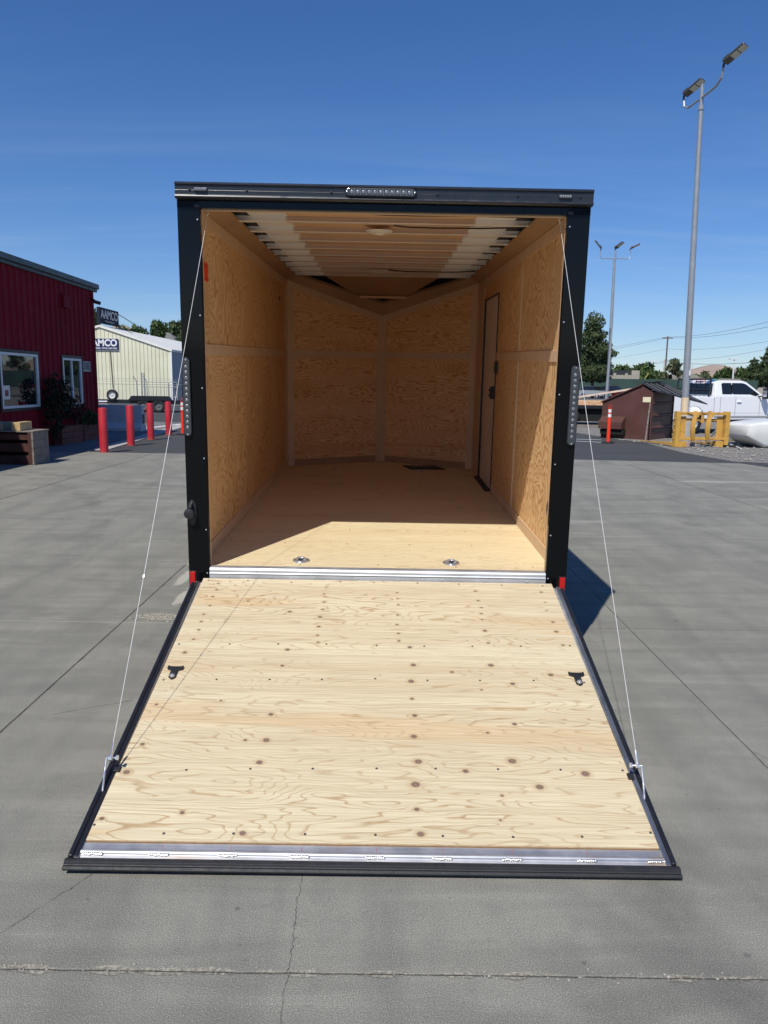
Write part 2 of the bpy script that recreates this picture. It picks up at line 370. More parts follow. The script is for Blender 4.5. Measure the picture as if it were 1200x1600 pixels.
for nm, a, b_, wd in (('road_marking', G(893, 689.2), G(948, 691.8), .06), ('road_marking', G(893, 686.2), G(940, 687.6), .06), ('road_marking', G(227, 669.5), G(285, 662.5), .12)):
    d = (b_-a).normalized(); p = Vector((-d.y, d.x, 0))*wd
    s_ = sheet(nm, [a+p, b_+p, b_-p, a-p], .006, paint)
KN= [(-0.8837, -0.061, 0.0095), (-0.8778, -0.1288, 0.0095), (-0.8855, -0.2008, 0.0095), (-0.8813, -0.2919, 0.0095), (-0.896, -0.3775, 0.0095), (-0.8937, -0.4468, 0.0095), (-0.8898, -0.5212, 0.0095), (-0.8967, -0.6052, 0.0095), (-0.9142, -0.7175, 0.0124), (-0.9454, -1.1023, 0.0095), (-0.9347, -1.3498, 0.0114), (-0.9518, -1.5057, 0.0161), (-0.9702, -1.7353, 0.0114), (-0.4566, -0.3413, 0.0124), (-0.2945, -0.3865, 0.0124), (-0.2946, -0.4754, 0.0114), (-0.429, -0.6804, 0.0133), (-0.4383, -0.8096, 0.0114), (-0.445, -1.1558, 0.0133), (-0.4424, -1.3159, 0.0161), (-0.4512, -1.4433, 0.0152), (-0.4589, -1.7915, 0.0142), (-0.6913, -1.7028, 0.0114), (-0.2833, -0.0812, 0.0086), (-0.29, -0.1544, 0.0086), (-0.284, -0.2388, 0.0095), (-0.2859, -0.3124, 0.0095), (-0.2952, -0.5536, 0.0095), (-0.2864, -0.6148, 0.0095), (-0.6891, -0.2425, 0.0086), (-0.5271, -1.3176, 0.0095), (-0.674, -1.0705, 0.0086), (0.1063, -0.128, 0.0086), (0.1099, -0.1908, 0.0076), (0.1118, -0.2548, 0.0086), (0.1074, -0.3542, 0.0095), (0.1019, -0.4469, 0.0095), (0.1075, -0.5258, 0.0095), (0.1092, -0.5927, 0.0095), (0.1612, -0.6447, 0.0124), (0.1736, -0.7881, 0.0152), (0.1596, -0.9126, 0.0161), (0.1594, -1.0368, 0.0105), (0.1674, -1.1495, 0.0133), (0.1595, -1.2808, 0.0152), (0.1718, -1.4252, 0.0171), (0.1567, -1.5476, 0.02), (0.1572, -1.6715, 0.0124), (0.1664, -1.7849, 0.0152), (0.538, -0.1003, 0.0105), (0.5424, -0.1977, 0.0095), (0.5519, -0.2693, 0.0086), (0.5451, -0.3286, 0.0086), (0.5428, -0.3862, 0.0086), (0.5448, -0.4896, 0.0124), (0.5482, -0.5975, 0.0095), (0.5387, -0.7813, 0.0161), (0.5872, -1.1945, 0.0124), (0.5439, -1.415, 0.019), (0.354, -1.4738, 0.0142), (0.628, -1.5515, 0.0171), (0.8193, -1.4781, 0.019), (0.8076, -0.8483, 0.0152), (0.6204, -0.9197, 0.0133), (0.9056, -0.4872, 0.0124), (0.9064, -0.3992, 0.0105), (0.8956, -0.2865, 0.0076), (0.904, -0.2038, 0.0076), (0.9014, -0.0981, 0.0105), (0.915, -0.6066, 0.0095), (0.4666, -1.2513, 0.0095), (0.3511, -0.8386, 0.0105), (0.4788, -1.5982, 0.0086), (0.4566, -1.7161, 0.0076), (0.4729, -0.9665, 0.0076)]
SC= [(-0.957, -0.649), (-0.713, -0.642), (-0.479, -0.636), (-0.245, -0.63), (-0.959, -0.931), (-0.722, -0.922), (-0.482, -0.916), (-0.246, -0.91), (-0.726, -1.49), (-0.481, -1.479), (-0.24, -1.473), (-0.987, -1.764), (-0.733, -1.798), (-0.49, -1.794), (-0.24, -1.792), (0.007, -1.791), (-0.943, -0.027), (-0.724, -0.026), (-0.48, -0.036), (-0.208, -0.022), (-0.0, -0.635), (0.232, -0.634), (0.467, -0.628), (0.705, -0.621), (0.948, -0.61), (-0.004, -0.898), (0.234, -0.905), (0.474, -0.899), (0.72, -0.893), (0.95, -0.902), (0.008, -1.467), (0.238, -1.463), (0.482, -1.461), (0.727, -1.459), (0.97, -1.458), (0.244, -1.792), (0.491, -1.792), (0.735, -1.786), (0.984, -1.764), (-0.021, -0.022), (0.222, -0.021), (0.453, -0.026), (0.693, -0.03), (0.922, -0.029)]
WB= [(-0.953, -1.879), (-0.729, -1.878), (-0.495, -1.876), (-0.251, -1.875), (0.007, -1.873), (0.236, -1.872), (0.475, -1.87), (0.731, -1.869), (0.973, -1.868)]
# ------------------------------------------------------------------ materials of the trailer
blk = MT('gloss_black_steel', (.0035, .004, .005), .16, 0, .5); blk.b.inputs['Specular IOR Level'].default_value = .22
blk.rough(blk.rng(blk.noise(9, 5), .35, .7, .06, .14)); blk.bump(blk.noise(3.5, 2), .12, .01); blk = blk.m
satin = simple('satin_black_trim', (.014, .015, .019), .38, 0, .2, 12)
railm = simple('black_drip_rail_paint', (.02, .023, .03), .3, 0, .15, 8)
rub = simple('black_rubber', (.018, .018, .019), .55, 0, .25, 20, .15, 90)
alu = metal('mill_aluminium', (.70, .72, .75), .48, (1.5, 140, 140), .22)
aluh = metal('heat_marked_aluminium', (.66, .66, .67), .45, (1.2, 160, 160), .25, (.75, .50, .26))
galv = metal('galvanised_steel', (.66, .67, .67), .45, (3, 60, 60), .2)
bowm = MT('roof_bow_tan_middle', (.86, .85, .83), .35, 0)
bx_ = bowm.mth('ABSOLUTE', bowm.mth('ADD', bowm.xyz()[0], .02)); bowm.color(bowm.mix(bowm.rng(bx_, .585, .60), (.66, .55, .45), (.94, .93, .91))); bowm = bowm.m  # tan across the middle of the bow, near white towards both ends
skinm = simple('white_backed_roof_skin', (.82, .82, .81), .4, 0, .06, 5)
dalu = metal('dull_edge_aluminium', (.28, .31, .37), .5, (60, 1.5, 60), .3)
chrome = metal('bright_zinc', (.85, .85, .87), .2, (30, 30, 30), .1)
ramp_ply = plywood('ramp_plywood', (.75, .655, .44), (.44, .275, .13), (.17, .115, .08), (.78, 4.9, .78), 33, .85, 1, True, .34, (.68, .46, .24), lw=.60, amin=.2, band=True)
floor_ply = plywood('floor_plywood', (.86, .74, .47), (.52, .35, .17), (.12, .07, .04), (.9, 3.6, .9), 30, .6, 3, False, .35, (.78, .62, .38), lw=.6, amin=.1)
wall_ply = plywood('wall_plywood', (.88, .61, .32), (.52, .22, .06), (.12, .05, .02), (1., 2.0, 1.1), 46, 1.0, 2, False, .2, (.76, .48, .22), .55, .22, .5, amin=.7)
wall_ply_b = plywood('wall_plywood_second_sheet', (.85, .58, .30), (.50, .21, .055), (.12, .05, .02), (1., 1.7, 1.3), 44, 1.0, 12, False, .2, (.74, .46, .21), .55, .22, .5, amin=.7)
wall_ply_c = plywood('wall_plywood_near_sheet', (.88, .62, .335), (.50, .21, .06), (.12, .05, .02), (1., 2.4, 1.3), 40, 1.0, 22, False, .2, (.76, .49, .23), .55, .22, .5, amin=.7)
nose_ply = plywood('nose_plywood', (.92, .62, .32), (.54, .22, .07), (.10, .04, .02), (1.1, 1.1, 6.0), 26, .95, 6, False, .22, (.74, .44, .18), .55, .3, .5, amin=.6)
trimm = simple('smooth_wood_trim', (.66, .47, .30), .6, 0, .08, 3, .05, 30)
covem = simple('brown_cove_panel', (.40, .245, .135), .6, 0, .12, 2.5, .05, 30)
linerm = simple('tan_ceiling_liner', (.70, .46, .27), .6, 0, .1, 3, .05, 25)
edgem = simple('plywood_edge', (.58, .42, .24), .75, 0, .25, 40)
lens_red = MT('red_reflector', (.55, .01, .008), .18, 0, .6).m
stickerm = MT('red_sticker', (.95, .06, .02), .45).m
whitem = simple('white_plastic', (.75, .72, .66), .5, 0, .05, 5)
led = MT('led_lens', (.42, .44, .47), .12, .75)
led.b.inputs['Base Color'].default_value = (.05, .055, .062, 1); led.b.inputs['Roughness'].default_value = .12; led.b.inputs['Metallic'].default_value = 0; led = led.m
lensr = MT('lens_rib_clear', (.30, .31, .33), .3, .2).m
lensc = MT('clear_lamp_plastic', (.22, .23, .25), .22, .3).m
redink = MT('red_marker_ink', (.45, .10, .09), .6).m

# ------------------------------------------------------------------ the cargo trailer
TR = Matrix(((.999973, -.005642, .004613), (.005793, .999432, -.033211), (-.004423, .033236, .999438)))
trailer = thing('cargo_trailer', 'black enclosed cargo trailer with its rear ramp door lowered onto the concrete', 'trailer')
mw = TR.to_4x4(); mw.translation = Vector((-.02956, 4.24792, .59208))
trailer.rotation_euler = TR.to_euler(); trailer.location = mw.translation
T = trailer
LC, LV, HW, HA = 4.13, 4.70, 1.9545, 1.6335
# floor with a V front
def grid_floor():
    b = MB(); nx = 40; ny = 90
    for j in range(ny+1):
        for i in range(nx+1):
            x = -1.01+2.02*i/nx; ymax = LC+(LV-LC)*(1-abs(x)/1.01); y = .03+(ymax-.03)*j/ny; b.v.append(Vector((x, y, 0)))
    for j in range(ny):
        for i in range(nx): a = j*(nx+1)+i; b.f.append((a, a+1, a+nx+2, a+nx+1))
    return b
floor = grid_floor().build('floor', floor_ply, T)
MB().prism([(-1.02, .03, 0), (1.02, .03, 0), (1.02, LC, 0), (0, LV, 0), (-1.02, LC, 0)], (0, 0, -.022), (0, 0, -.004)).build('subfloor', edgem, T)
# floor screws rows
for (sx_, sy_) in [(-.9, .13), (-.45, .10), (0, .12), (.45, .1), (.9, .13)]+[(x, y) for y in (.62, 1.03) for x in (-.6, -.2, .2, .6)]:
    MB().lathe([(.0048, 0), (.0048, .0012), (.001, .0015)], (sx_, sy_, 0), n=8).build('floor_screw', rub, floor)
# interior side walls: plywood sheets
lw = MB().box(-1.022, -1.01, .02, 1.632, 0, HW+.02).build('interior_panel', wall_ply, T)
MB().box(-1.022, -1.01, 1.638, LC+.02, 0, HW+.02).build('interior_panel', wall_ply_b, T)
DR0, DR1, DZ = 2.70, 3.60, 1.745
MB().box(1.01, 1.022, .02, 1.592, 0, HW+.02).build('interior_panel', wall_ply_c, T)
MB().box(1.01, 1.022, 1.598, DR0, 0, HW+.02).box(1.01, 1.022, DR0, DR1, DZ, HW+.02).box(1.01, 1.022, DR1, LC+.02, 0, HW+.02).build('interior_panel', wall_ply, T)
# trims
for s in (-1, 1):
    xi = s*1.008; xo = s*1.0
    def tb(y0, y1, z0, z1, nm, m_=trimm, d=.008):
        a, b_ = sorted((s*1.0095, s*(1.01-d))); return MB().box(a, b_, y0, y1, z0, z1).build(nm, m_, T, bevel=.0015)
    if s < 0:
        tb(.05, LC, .001, .075, 'baseboard'); tb(.05, LC, 1.172, 1.237, 'mid_rail')
        tb(4.06, LC, .076, HW, 'corner_strip')
    else:
        tb(.05, DR0-.02, .001, .075, 'baseboard'); tb(.05, DR0-.02, 1.172, 1.237, 'mid_rail')
        tb(1.57, 1.622, .076, 1.171, 'seam_strip'); tb(1.57, 1.622, 1.238, HW-.08, 'seam_strip')
        tb(DR1+.08, LC, .001, HW, 'corner_strip')
    tb(.03, LC-.071, HW-.075, HW-.0005, 'top_strip')
    # cove between wall and ceiling
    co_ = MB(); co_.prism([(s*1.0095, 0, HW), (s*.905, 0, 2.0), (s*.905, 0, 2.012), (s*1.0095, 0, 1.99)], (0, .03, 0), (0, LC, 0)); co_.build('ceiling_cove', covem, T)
for s, pts_ in ((-1, None), (1, None)):
    P0 = Vector((s*1.01, LC, 0)); P1 = Vector((0, LV, 0)); dr = (P1-P0).normalized(); nn = Vector((0, 0, 1)).cross(dr)*s
    if nn.y > 0: nn = -nn
    def q(t, z, off=0): p = P0.lerp(P1, t)+nn*off; return (p.x, p.y, z)
    top = lambda t: HW+(HA-HW)*t
    def panel(nm, t0, t1, z0, z1, o0, o1, m_):
        z0f = z0 if callable(z0) else (lambda t: z0); z1f = z1 if callable(z1) else (lambda t: z1)
        b = MB(); b.add([q(t0, z0f(t0), o0), q(t1, z0f(t1), o0), q(t1, z1f(t1), o0), q(t0, z1f(t0), o0), q(t0, z0f(t0), o1), q(t1, z0f(t1), o1), q(t1, z1f(t1), o1), q(t0, z1f(t0), o1)],
              [(0, 1, 2, 3), (7, 6, 5, 4), (0, 4, 5, 1), (1, 5, 6, 2), (2, 6, 7, 3), (3, 7, 4, 0)]); return b.build(nm, m_, T)
    panel('nose_panel', 0, 1, 0, lambda t: top(t)+.02, -.012, 0, nose_ply)
    panel('nose_corner_strip', .012, .075, .001, lambda t: top(t)-.07, .0005, .008, trimm)
    panel('nose_center_strip', .945, .998, .001, lambda t: top(t)-.07, .0005, .009, trimm)
    panel('nose_mid_rail', .077, .943, 1.172, 1.237, .0005, .007, trimm)
    panel('nose_baseboard', .077, .943, .001, .07, .0005, .007, covem)
    panel('nose_top_strip', .012, .998, lambda t: top(t)-.069, lambda t: top(t)-.001, .0005, .008, trimm)
    # slanted cove above the nose wall
    a0, a1 = q(.0, HW, .002), q(1, HA, .002); b0 = (s*.90, LC-.0, 2.0); b1 = (0, 4.62, 1.758)
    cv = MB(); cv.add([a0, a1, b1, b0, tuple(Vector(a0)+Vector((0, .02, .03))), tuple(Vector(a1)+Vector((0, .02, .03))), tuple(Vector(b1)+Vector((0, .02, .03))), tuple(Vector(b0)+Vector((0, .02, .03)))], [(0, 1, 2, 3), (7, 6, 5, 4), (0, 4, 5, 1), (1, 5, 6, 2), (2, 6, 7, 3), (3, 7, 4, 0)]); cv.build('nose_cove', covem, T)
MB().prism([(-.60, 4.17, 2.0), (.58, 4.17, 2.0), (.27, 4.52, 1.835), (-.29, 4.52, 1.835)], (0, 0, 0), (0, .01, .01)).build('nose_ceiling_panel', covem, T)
MB().box(-.31, .29, 4.49, 4.525, 1.808, 1.832).build('nose_bow', linerm, T, bevel=.002)
# ceiling
MB().box(-.60, .57, .02, 4.2, 2.0345, 2.038).build('ceiling_liner', linerm, T)
MB().box(-.84, -.602, .02, 4.2, 2.0345, 2.0375).build('roof_underside', skinm, T); MB().box(.572, .82, .02, 4.2, 2.0345, 2.0375).build('roof_underside', skinm, T)
for xa, xb in ((-1.03, -.842), (.822, 1.03)): MB().box(xa, xb, .02, 4.2, 2.0345, 2.0375).build('roof_edge_shade', rub, T)  # black strips stand for the shade in the gap behind the bow ends
bowp = [(-.018, 0), (.018, 0), (.018, .003), (.016, .033), (-.016, .033), (-.018, .003)]
bow0 = None
for k in range(11):
    y = 4.13-.4027*k
    if bow0 is None:
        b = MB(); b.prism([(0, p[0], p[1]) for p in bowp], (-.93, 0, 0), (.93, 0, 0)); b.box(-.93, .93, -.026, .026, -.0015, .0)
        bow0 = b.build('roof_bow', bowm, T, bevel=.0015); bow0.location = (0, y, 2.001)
        MB().box(-.93, .93, -.031, -.0262, -.0025, .0035).build('bow_lip', simple('bow_edge_highlight', (.92, .88, .80), .35, 0, .1, 6), bow0)  # lip given a bright colour for the light it catches
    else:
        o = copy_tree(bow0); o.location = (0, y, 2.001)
# dome lights and wiring
for y in (1.19, 3.58):
    d = MB().lathe([(.002, -.022), (.05, -.02), (.085, -.008), (.092, .0)], (-.03, y, 2.001-.0005), n=28).build('dome_light', whitem, T, smooth=True)
    MB().lathe([(.001, -.03), (.03, -.028), (.036, -.021)], (-.03, y, 2.001), n=18).build('light_lens', MT('amber_white_lens', (.8, .74, .6), .2).m, d, smooth=True)
def wire(nm, pts, r, m_, par): return MB().tube(pts, r, 8).build(nm, m_, par, smooth=True)
wire('ceiling_wire', [(.06, .93, 1.997), (.15, .95, 1.992), (.32, .92, 1.985), (.45, .93, 1.988), (.6, .9, 1.984), (.75, .93, 1.994), (.9, .9, 2.0)], .005, rub, T)
wire('ceiling_wire', [(.05, 3.45, 1.997), (.2, 3.5, 1.988), (.45, 3.46, 1.984), (.7, 3.5, 1.992), (.88, 3.47, 2.0)], .006, rub, T)
wire('ceiling_wire', [(-.22, .5, 1.998), (0, .52, 1.99), (.2, .5, 1.985), (.5, .51, 1.992), (.8, .52, 1.99), (.92, .5, 1.99)], .005, rub, T)
MB().box(-.035, -.005, .30, .32, 1.985, 2.003).build('wire_clip', rub, T)
# outer skin
sh = MB(); sh.box(-1.062, -1.03, .036, LC+.05, -.11, 2.033); sh.build('side_wall', blk, T)
MB().box(1.03, 1.062, .036, DR0-.02, -.11, 2.033).box(1.03, 1.062, DR1+.02, LC+.05, -.11, 2.033).box(1.03, 1.062, DR0-.02, DR1+.02, DZ+.02, 2.033).box(1.03, 1.062, DR0-.02, DR1+.02, -.11, -.01).build('side_wall', blk, T)
for s in (-1, 1):
    b = MB(); b.prism([(s*1.062, LC+.051, 0), (s*1.02, LC+.051, 0), (0, LV+.03, 0), (0, LV+.10, 0)], (0, 0, -.11), (0, 0, 1.76)); b.build('nose_wall', blk, T)
b = MB(); b.box(-1.06, 1.06, .021, 4.21, 2.0395, 2.048)
b.add([(-1.062, 4.18, 2.034), (1.062, 4.18, 2.034), (0, 4.80, 1.79), (-1.062, 4.18, 2.048), (1.062, 4.18, 2.048), (0, 4.80, 1.83), (-1.062, 4.18, 1.762), (1.062, 4.18, 1.762), (0, 4.80, 1.762)], [(3, 4, 5), (0, 3, 5, 2), (1, 2, 5, 4), (6, 0, 2, 8), (7, 8, 2, 1)])
b.build('roof', simple('dark_roof_skin', (.03, .032, .036), .4), T)
# side door on the right wall
door = MB().box(1.012, 1.03, DR0+.012, DR1-.03, .012, DZ-.012).build('side_door', simple('pale_door_panel', (.74, .64, .53), .55, 0, .06, 2), T)
MB().box(1.0, 1.0295, DR0, DR0+.005, 0, DZ).build('door_trim', satin, door); MB().box(.997, 1.0295, DR1-.045, DR1, 0, DZ).build('door_trim', rub, door)
MB().box(.997, 1.0295, DR0+.011, DR1-.029, DZ-.010, DZ).build('door_trim', satin, door)
MB().box(.955, 1.0295, DR0+.02, DR1-.02, .0015, .011).build('door_sill', rub, door, bevel=.003)
MB().box(.985, 1.009, DR0-.10, DR0-.02, 1.06, 1.16).build('door_latch', rub, door, bevel=.006)
MB().box(.98, 1.0115, DR0+.08, DR0+.13, .83, .94).tube([(.99, DR0+.1, .93), (.972, DR0+.1, .91), (.972, DR0+.1, .86), (.99, DR0+.1, .84)], .008, 8).build('door_handle', rub, door, bevel=.003)
wire('door_strap', [(1.0, DR1-.1, .62), (.992, DR1-.11, .5), (.995, DR1-.1, .36), (1.005, DR1-.1, .3)], .006, rub, door)
# vent, marker and sticker on the inner walls
v_ = MB().lathe([(.055, 0), (.052, -.012), (.034, -.014), (.030, -.004)], (1.0099, .262, .315), 'X', 28).build('wall_vent', rub, T, smooth=True)
for k in range(4): MB().box(1.0, 1.006, .236, .288, .293+k*.014, .297+k*.014).build('vent_louvre', satin, v_)
MB().lathe([(.02, 0), (.02, .006), (.01, .008)], (-1.0095, 3.61, 1.727), 'X', 16).build('round_plug', rub, T)
stk = MB().box(-1.0098, -1.0088, .335, .435, 1.588, 1.69).build('warning_sticker', stickerm, T)
for k, (z0, z1) in enumerate(((1.676, 1.68), (1.668, 1.6705), (1.604, 1.606), (1.597, 1.5995))):
    MB().box(-1.0087, -1.0085, .342, .428, z0, z1).build('sticker_stripe', simple('dark_red_ink', (.35, .02, .01), .5), stk)
# D rings
def dring(x, y, par):
    b = MB(); n_ = 26; rings = []
    for rr, z in ((1.0, .0005), (.94, .006), (.68, .009), (.60, .004), (.50, -.0), (.02, -.0)):
        rings.append([Vector((x+.046*rr*cos(2*pi*k/n_)*(1.0+.12*abs(cos(2*pi*k/n_))**6), y+.055*rr*sin(2*pi*k/n_), z+.0012)) for k in range(n_)])
    o = b.loft(rings).build('tie_down_ring', chrome, par, smooth=True)
    MB().tube([(x-.022, y-.01, .008)]+[(x+.024*cos(a), y+.026*sin(a), .014) for a in [pi*(1.0-i/8) for i in range(9)]]+[(x+.022, y-.01, .008)], .0045, 8).build('ring_bail', chrome, o, smooth=True)
    MB().box(x-.012, x+.012, y-.02, y-.006, .004, .014).build('ring_bracket', rub, o, bevel=.002)
for x, y in ((-.452, .187), (.43, .187), (-.468, 3.93), (.44, 3.88)): dring(x, y, T)
# aluminium sill
b = MB(); b.prism([(0, .034, .0), (0, .034, .006), (0, .0, .007), (0, -.014, .004), (0, -.020, -.006), (0, -.020, -.020), (0, -.024, -.024), (0, -.024, -.060), (0, -.0, -.060), (0, 0, 0)], (-.945, 0, 0), (.945, 0, 0))
b.build('rear_sill', alu, T, bevel=.0015)
MB().box(-.94, .94, -.0262, -.0242, -.0285, -.0265).build('sill_groove', satin, T)
for k in range(8): MB().lathe([(.006, 0), (.005, -.003), (.001, -.0035)], (-.84+.24*k, -.0245, -.045), 'Y', 8).build('sill_rivet', alu, T)
# rear frame
for s in (-1, 1):
    a, b_ = sorted((s*.948, s*1.066))
    MB().box(a, b_, 0, .035, -.117, 1.9545).build('rear_post', blk, T, bevel=.004, seg=3)
    a, b_ = sorted((s*.9485, s*1.0)); 
    a2, b2 = sorted((s*.949, s*.9535)); MB().box(a2, b2, .036, .056, 0.001, 1.91).build('door_jamb', trimm, T)
    a3, b3 = sorted((s*.954, s*1.0095)); MB().box(a3, b3, .045, .053, 0.001, 1.91).build('jamb_filler', trimm, T)
    for z in (1.86, 1.38, 1.0, .62, .22, -.03):
        MB().lathe([(.0045, 0), (.004, -.003), (.001, -.0035)], (s*.962, -.0002, z), 'Y', 8).build('frame_screw', chrome, T)
    a, b_ = sorted((s*1.028, s*1.058))
    MB().box(a, b_, -.012, -.0005, -.108, -.022).build('red_marker', lens_red, T, bevel=.003)
    MB().box(a-.006, b_+.006, -.004, -.0003, -.114, -.016).build('marker_base', satin, T)
MB().box(-1.066, 1.066, .0, .035, 1.917, 1.954).build('header', blk, T); MB().box(-.948, .948, .036, .06, 1.911, 1.93).build('header_strip', trimm, T)
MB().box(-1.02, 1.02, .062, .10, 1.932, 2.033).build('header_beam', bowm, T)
prof = [(.02, 2.036), (-.036, 2.036), (-.042, 2.032), (-.042, 2.024), (-.034, 2.020), (-.034, 1.998), (-.0355, 1.9965), (-.034, 1.995), (-.034, 1.976), (-.040, 1.972), (-.043, 1.966), (-.040, 1.960), (-.030, 1.9552), (.02, 1.9552)]
b = MB(); b.prism([(0, y, z) for y, z in prof], (-1.066, 0, 0), (1.068, 0, 0)); b.build('drip_rail', railm, T, bevel=.001)
for x in (-.99, -.70, -.27, .27, .68, 1.0): MB().lathe([(.007, 0), (.006, -.004), (.001, -.005)], (x, -.035, 1.998), 'Y', 8).build('rail_rivet', satin, T)
for s in (-1, 1): MB().box(s*.962-.014, s*.962+.014, -.008, -.0003, 1.917, 1.935).build('cable_stop', satin, T, bevel=.002)
# lamps
def lamp(nm, x, z, wx, hz, vert, par, y0=-.034, lab=None, n=11):
    base = MB(); r = min(wx, hz)/2; pl = []
    for q_ in range(24):
        a = 2*pi*q_/24
        cx_ = (wx/2-r)*(1 if cos(a) > 0 else -1); cz_ = (hz/2-r)*(1 if sin(a) > 0 else -1)
        pl.append((x+cx_+r*cos(a), 0, z+cz_+r*sin(a)))
    base.prism(pl, (0, y0, 0), (0, y0-.012, 0)); o = base.build(nm, satin, par, bevel=.003)
    rim = MB(); inner = [(x+(p[0]-x)*(.86 if vert else .97), 0, z+(p[2]-z)*(.985 if vert else .86)) for p in pl]
    o2 = MB().prism(inner, (0, y0-.0125, 0), (0, y0-.0165, 0)).build('lamp_lens', led, o, bevel=.002)
    for k in range(n):
        t = (k+.5)/n-.5
        px_, pz_ = (x, z+t*hz*.84) if vert else (x+t*wx*.88, z)
        MB()._ball((px_, y0-.0158, pz_), .0105 if vert else .0115, .9, .3, .9, 12, 6).build('led_cell', lensc, o2, smooth=True)
        if not vert: MB().prism([(px_+.0135, 0, z-hz*.34), (px_+.0155, 0, z-hz*.34), (px_+.0115, 0, z+hz*.34), (px_+.0095, 0, z+hz*.34)], (0, y0-.0175, 0), (0, y0-.0166, 0)).build('lens_rib', lensr, o2)
    for e in (-1, 1):
        px_, pz_ = (x, z+e*(hz/2-.012)) if vert else (x+e*(wx/2-.010), z)
        MB().lathe([(.004, y0-.0175), (.001, y0-.0185)], (px_, 0, pz_), 'Y', 8).build('lamp_screw', chrome, o)
    return o
lamp('brake_light_bar', -.018, 2.0, .365, .042, False, T)
lamp('tail_light', -1.043, .95, .045, .42, True, T, -.0005, n=12); lamp('tail_light', 1.040, .94, .052, .43, True, T, -.0005, n=12)
for x in (-.934, .923):
    o = MB().box(x-.034, x+.034, -.040, -.0345, 1.988, 2.008).build('clearance_light', satin, T, bevel=.002)
    b = MB(); random.seed(3)
    for k in range(5): b._ball((x-.024+k*.012, -.043, 1.998), .0085, 1, .8, 1, 8, 5)
    b.build('light_lens', lensc, o)
# keeper knob on the left post
o = MB(); pl = [(-1.036+.026*cos(a), 0, .335+(.055 if sin(a) > 0 else .09)*sin(a)) for a in [2*pi*k/28 for k in range(28)]]
o.prism(pl, (0, -.0005, 0), (0, -.007, 0)); kn = o.build('keeper_plate', satin, T, bevel=.002)
MB().lathe([(.027, 0), (.029, -.010), (.027, -.024), (.016, -.028)], (-1.043, -.03, .318), 'Y', 24).build('keeper_knob', rub, kn, smooth=True)
MB().tube([(-1.043, -.028, .345), (-1.040, -.012, .37)], .010, 8).build('keeper_arm', rub, kn)
MB().lathe([(.004, 0), (.003, -.003)], (-1.036, -.0075, .375), 'Y', 8).build('keeper_bolt', chrome, kn)
# little corner guards behind the posts, chassis, wheels, fenders
for s in (-1, 1): MB().prism([(s*1.062, .14, .27), (s*1.068, .14, .27), (s*1.100, .14, .055), (s*1.062, .14, .055)], (0, 0, 0), (0, .012, 0)).build('splash_guard', rub, T)
b = MB()
for s in (-1, 1): b.box(s*.98-.03, s*.98+.03, .1, LC, -.125, -.025)
for k in range(11): b.box(-.949, .949, .2+.4*k-.02, .2+.4*k+.02, -.10, -.026)
b.build('chassis', satin, T)
b = MB()
for s in (-1, 1): b.tube([(s*.9, LC+.05, -.1), (0, 5.95, -.1)], .04, 8)
b.box(-.04, .04, 5.8, 6.15, -.12, -.04); b.build('tongue', satin, T)
MB().tube([(0, 5.7, .25), (0, 5.7, -.72)], .03, 12).box(-.08, .08, 5.62, 5.78, -.775, -.765).build('tongue_jack', galv, T)
tyrem = simple('tyre_rubber', (.018, .018, .019), .8, 0, .2, 30, .2, 60); rimm = simple('white_wheel_paint', (.6, .6, .6), .4)
def wheel(x, y, z, r, wd, par, axis='X', rm=None, nm='wheel'):
    h = wd/2
    p_ = [(r*.6, -h*.8), (r*.62, -h), (r*.9, -h), (r*.985, -h*.75), (r, -h*.4), (r, h*.4), (r*.985, h*.75), (r*.9, h), (r*.62, h), (r*.6, h*.8), (r*.55, 0)]
    o = MB().lathe([(r*.3, -h*.3), (r*.3, h*.3)], (x, y, z), axis, 16).build(nm, rm or rimm, par)
    MB().lathe(p_+[p_[0]], (x, y, z), axis, 36, False).build('tyre', tyrem, o, smooth=True)
    MB().lathe([(r*.6, -h*.8), (r*.56, -h*.75), (r*.5, -h*.3), (r*.2, -h*.25), (r*.18, -h*.5), (.001, -h*.5), (.001, h*.5), (r*.18, h*.5), (r*.2, h*.25), (r*.5, h*.3), (r*.56, h*.75), (r*.6, h*.8)], (x, y, z), axis, 24, False).build('rim', rm or rimm, o, smooth=True)
    return o
for s in (-1, 1):
    for y in (1.75, 2.62): wheel(s*.92, y, -.592-.0332*y+.29, .285, .2, T)
    a, b_ = sorted((s*1.0625, s*1.10))
    MB().box(a, b_, 1.3, 3.07, .10, .12).box(a, b_, 1.28, 1.3, -.18, .12).box(a, b_, 3.07, 3.09, -.18, .12).build('fender', satin, T, bevel=.01)
MB().box(-.99, .99, 1.73, 1.77, -.33, -.29).box(-.8, .8, 2.60, 2.64, -.36, -.32).box(-.72, -.66, 1.5, 2.9, -.3, -.128).box(.66, .72, 1.5, 2.9, -.3, -.128).build('axles', satin, T)

# ------------------------------------------------------------------ ramp door
RL = 1.94
ramp = MB(); 
for s in (-1, 1):
    a, b_ = sorted((s*.9955, s*1.012)); ramp.box(a, b_, -1.905, -.035, -.034, -.004)
ramp.box(-.995, .995, -1.83, -.02, -.034, -.019)
ramp = ramp.build('ramp_door', alu, T)
ramp.location = (0, -.03, -.05); ramp.rotation_euler = (.2335, 0, 0)
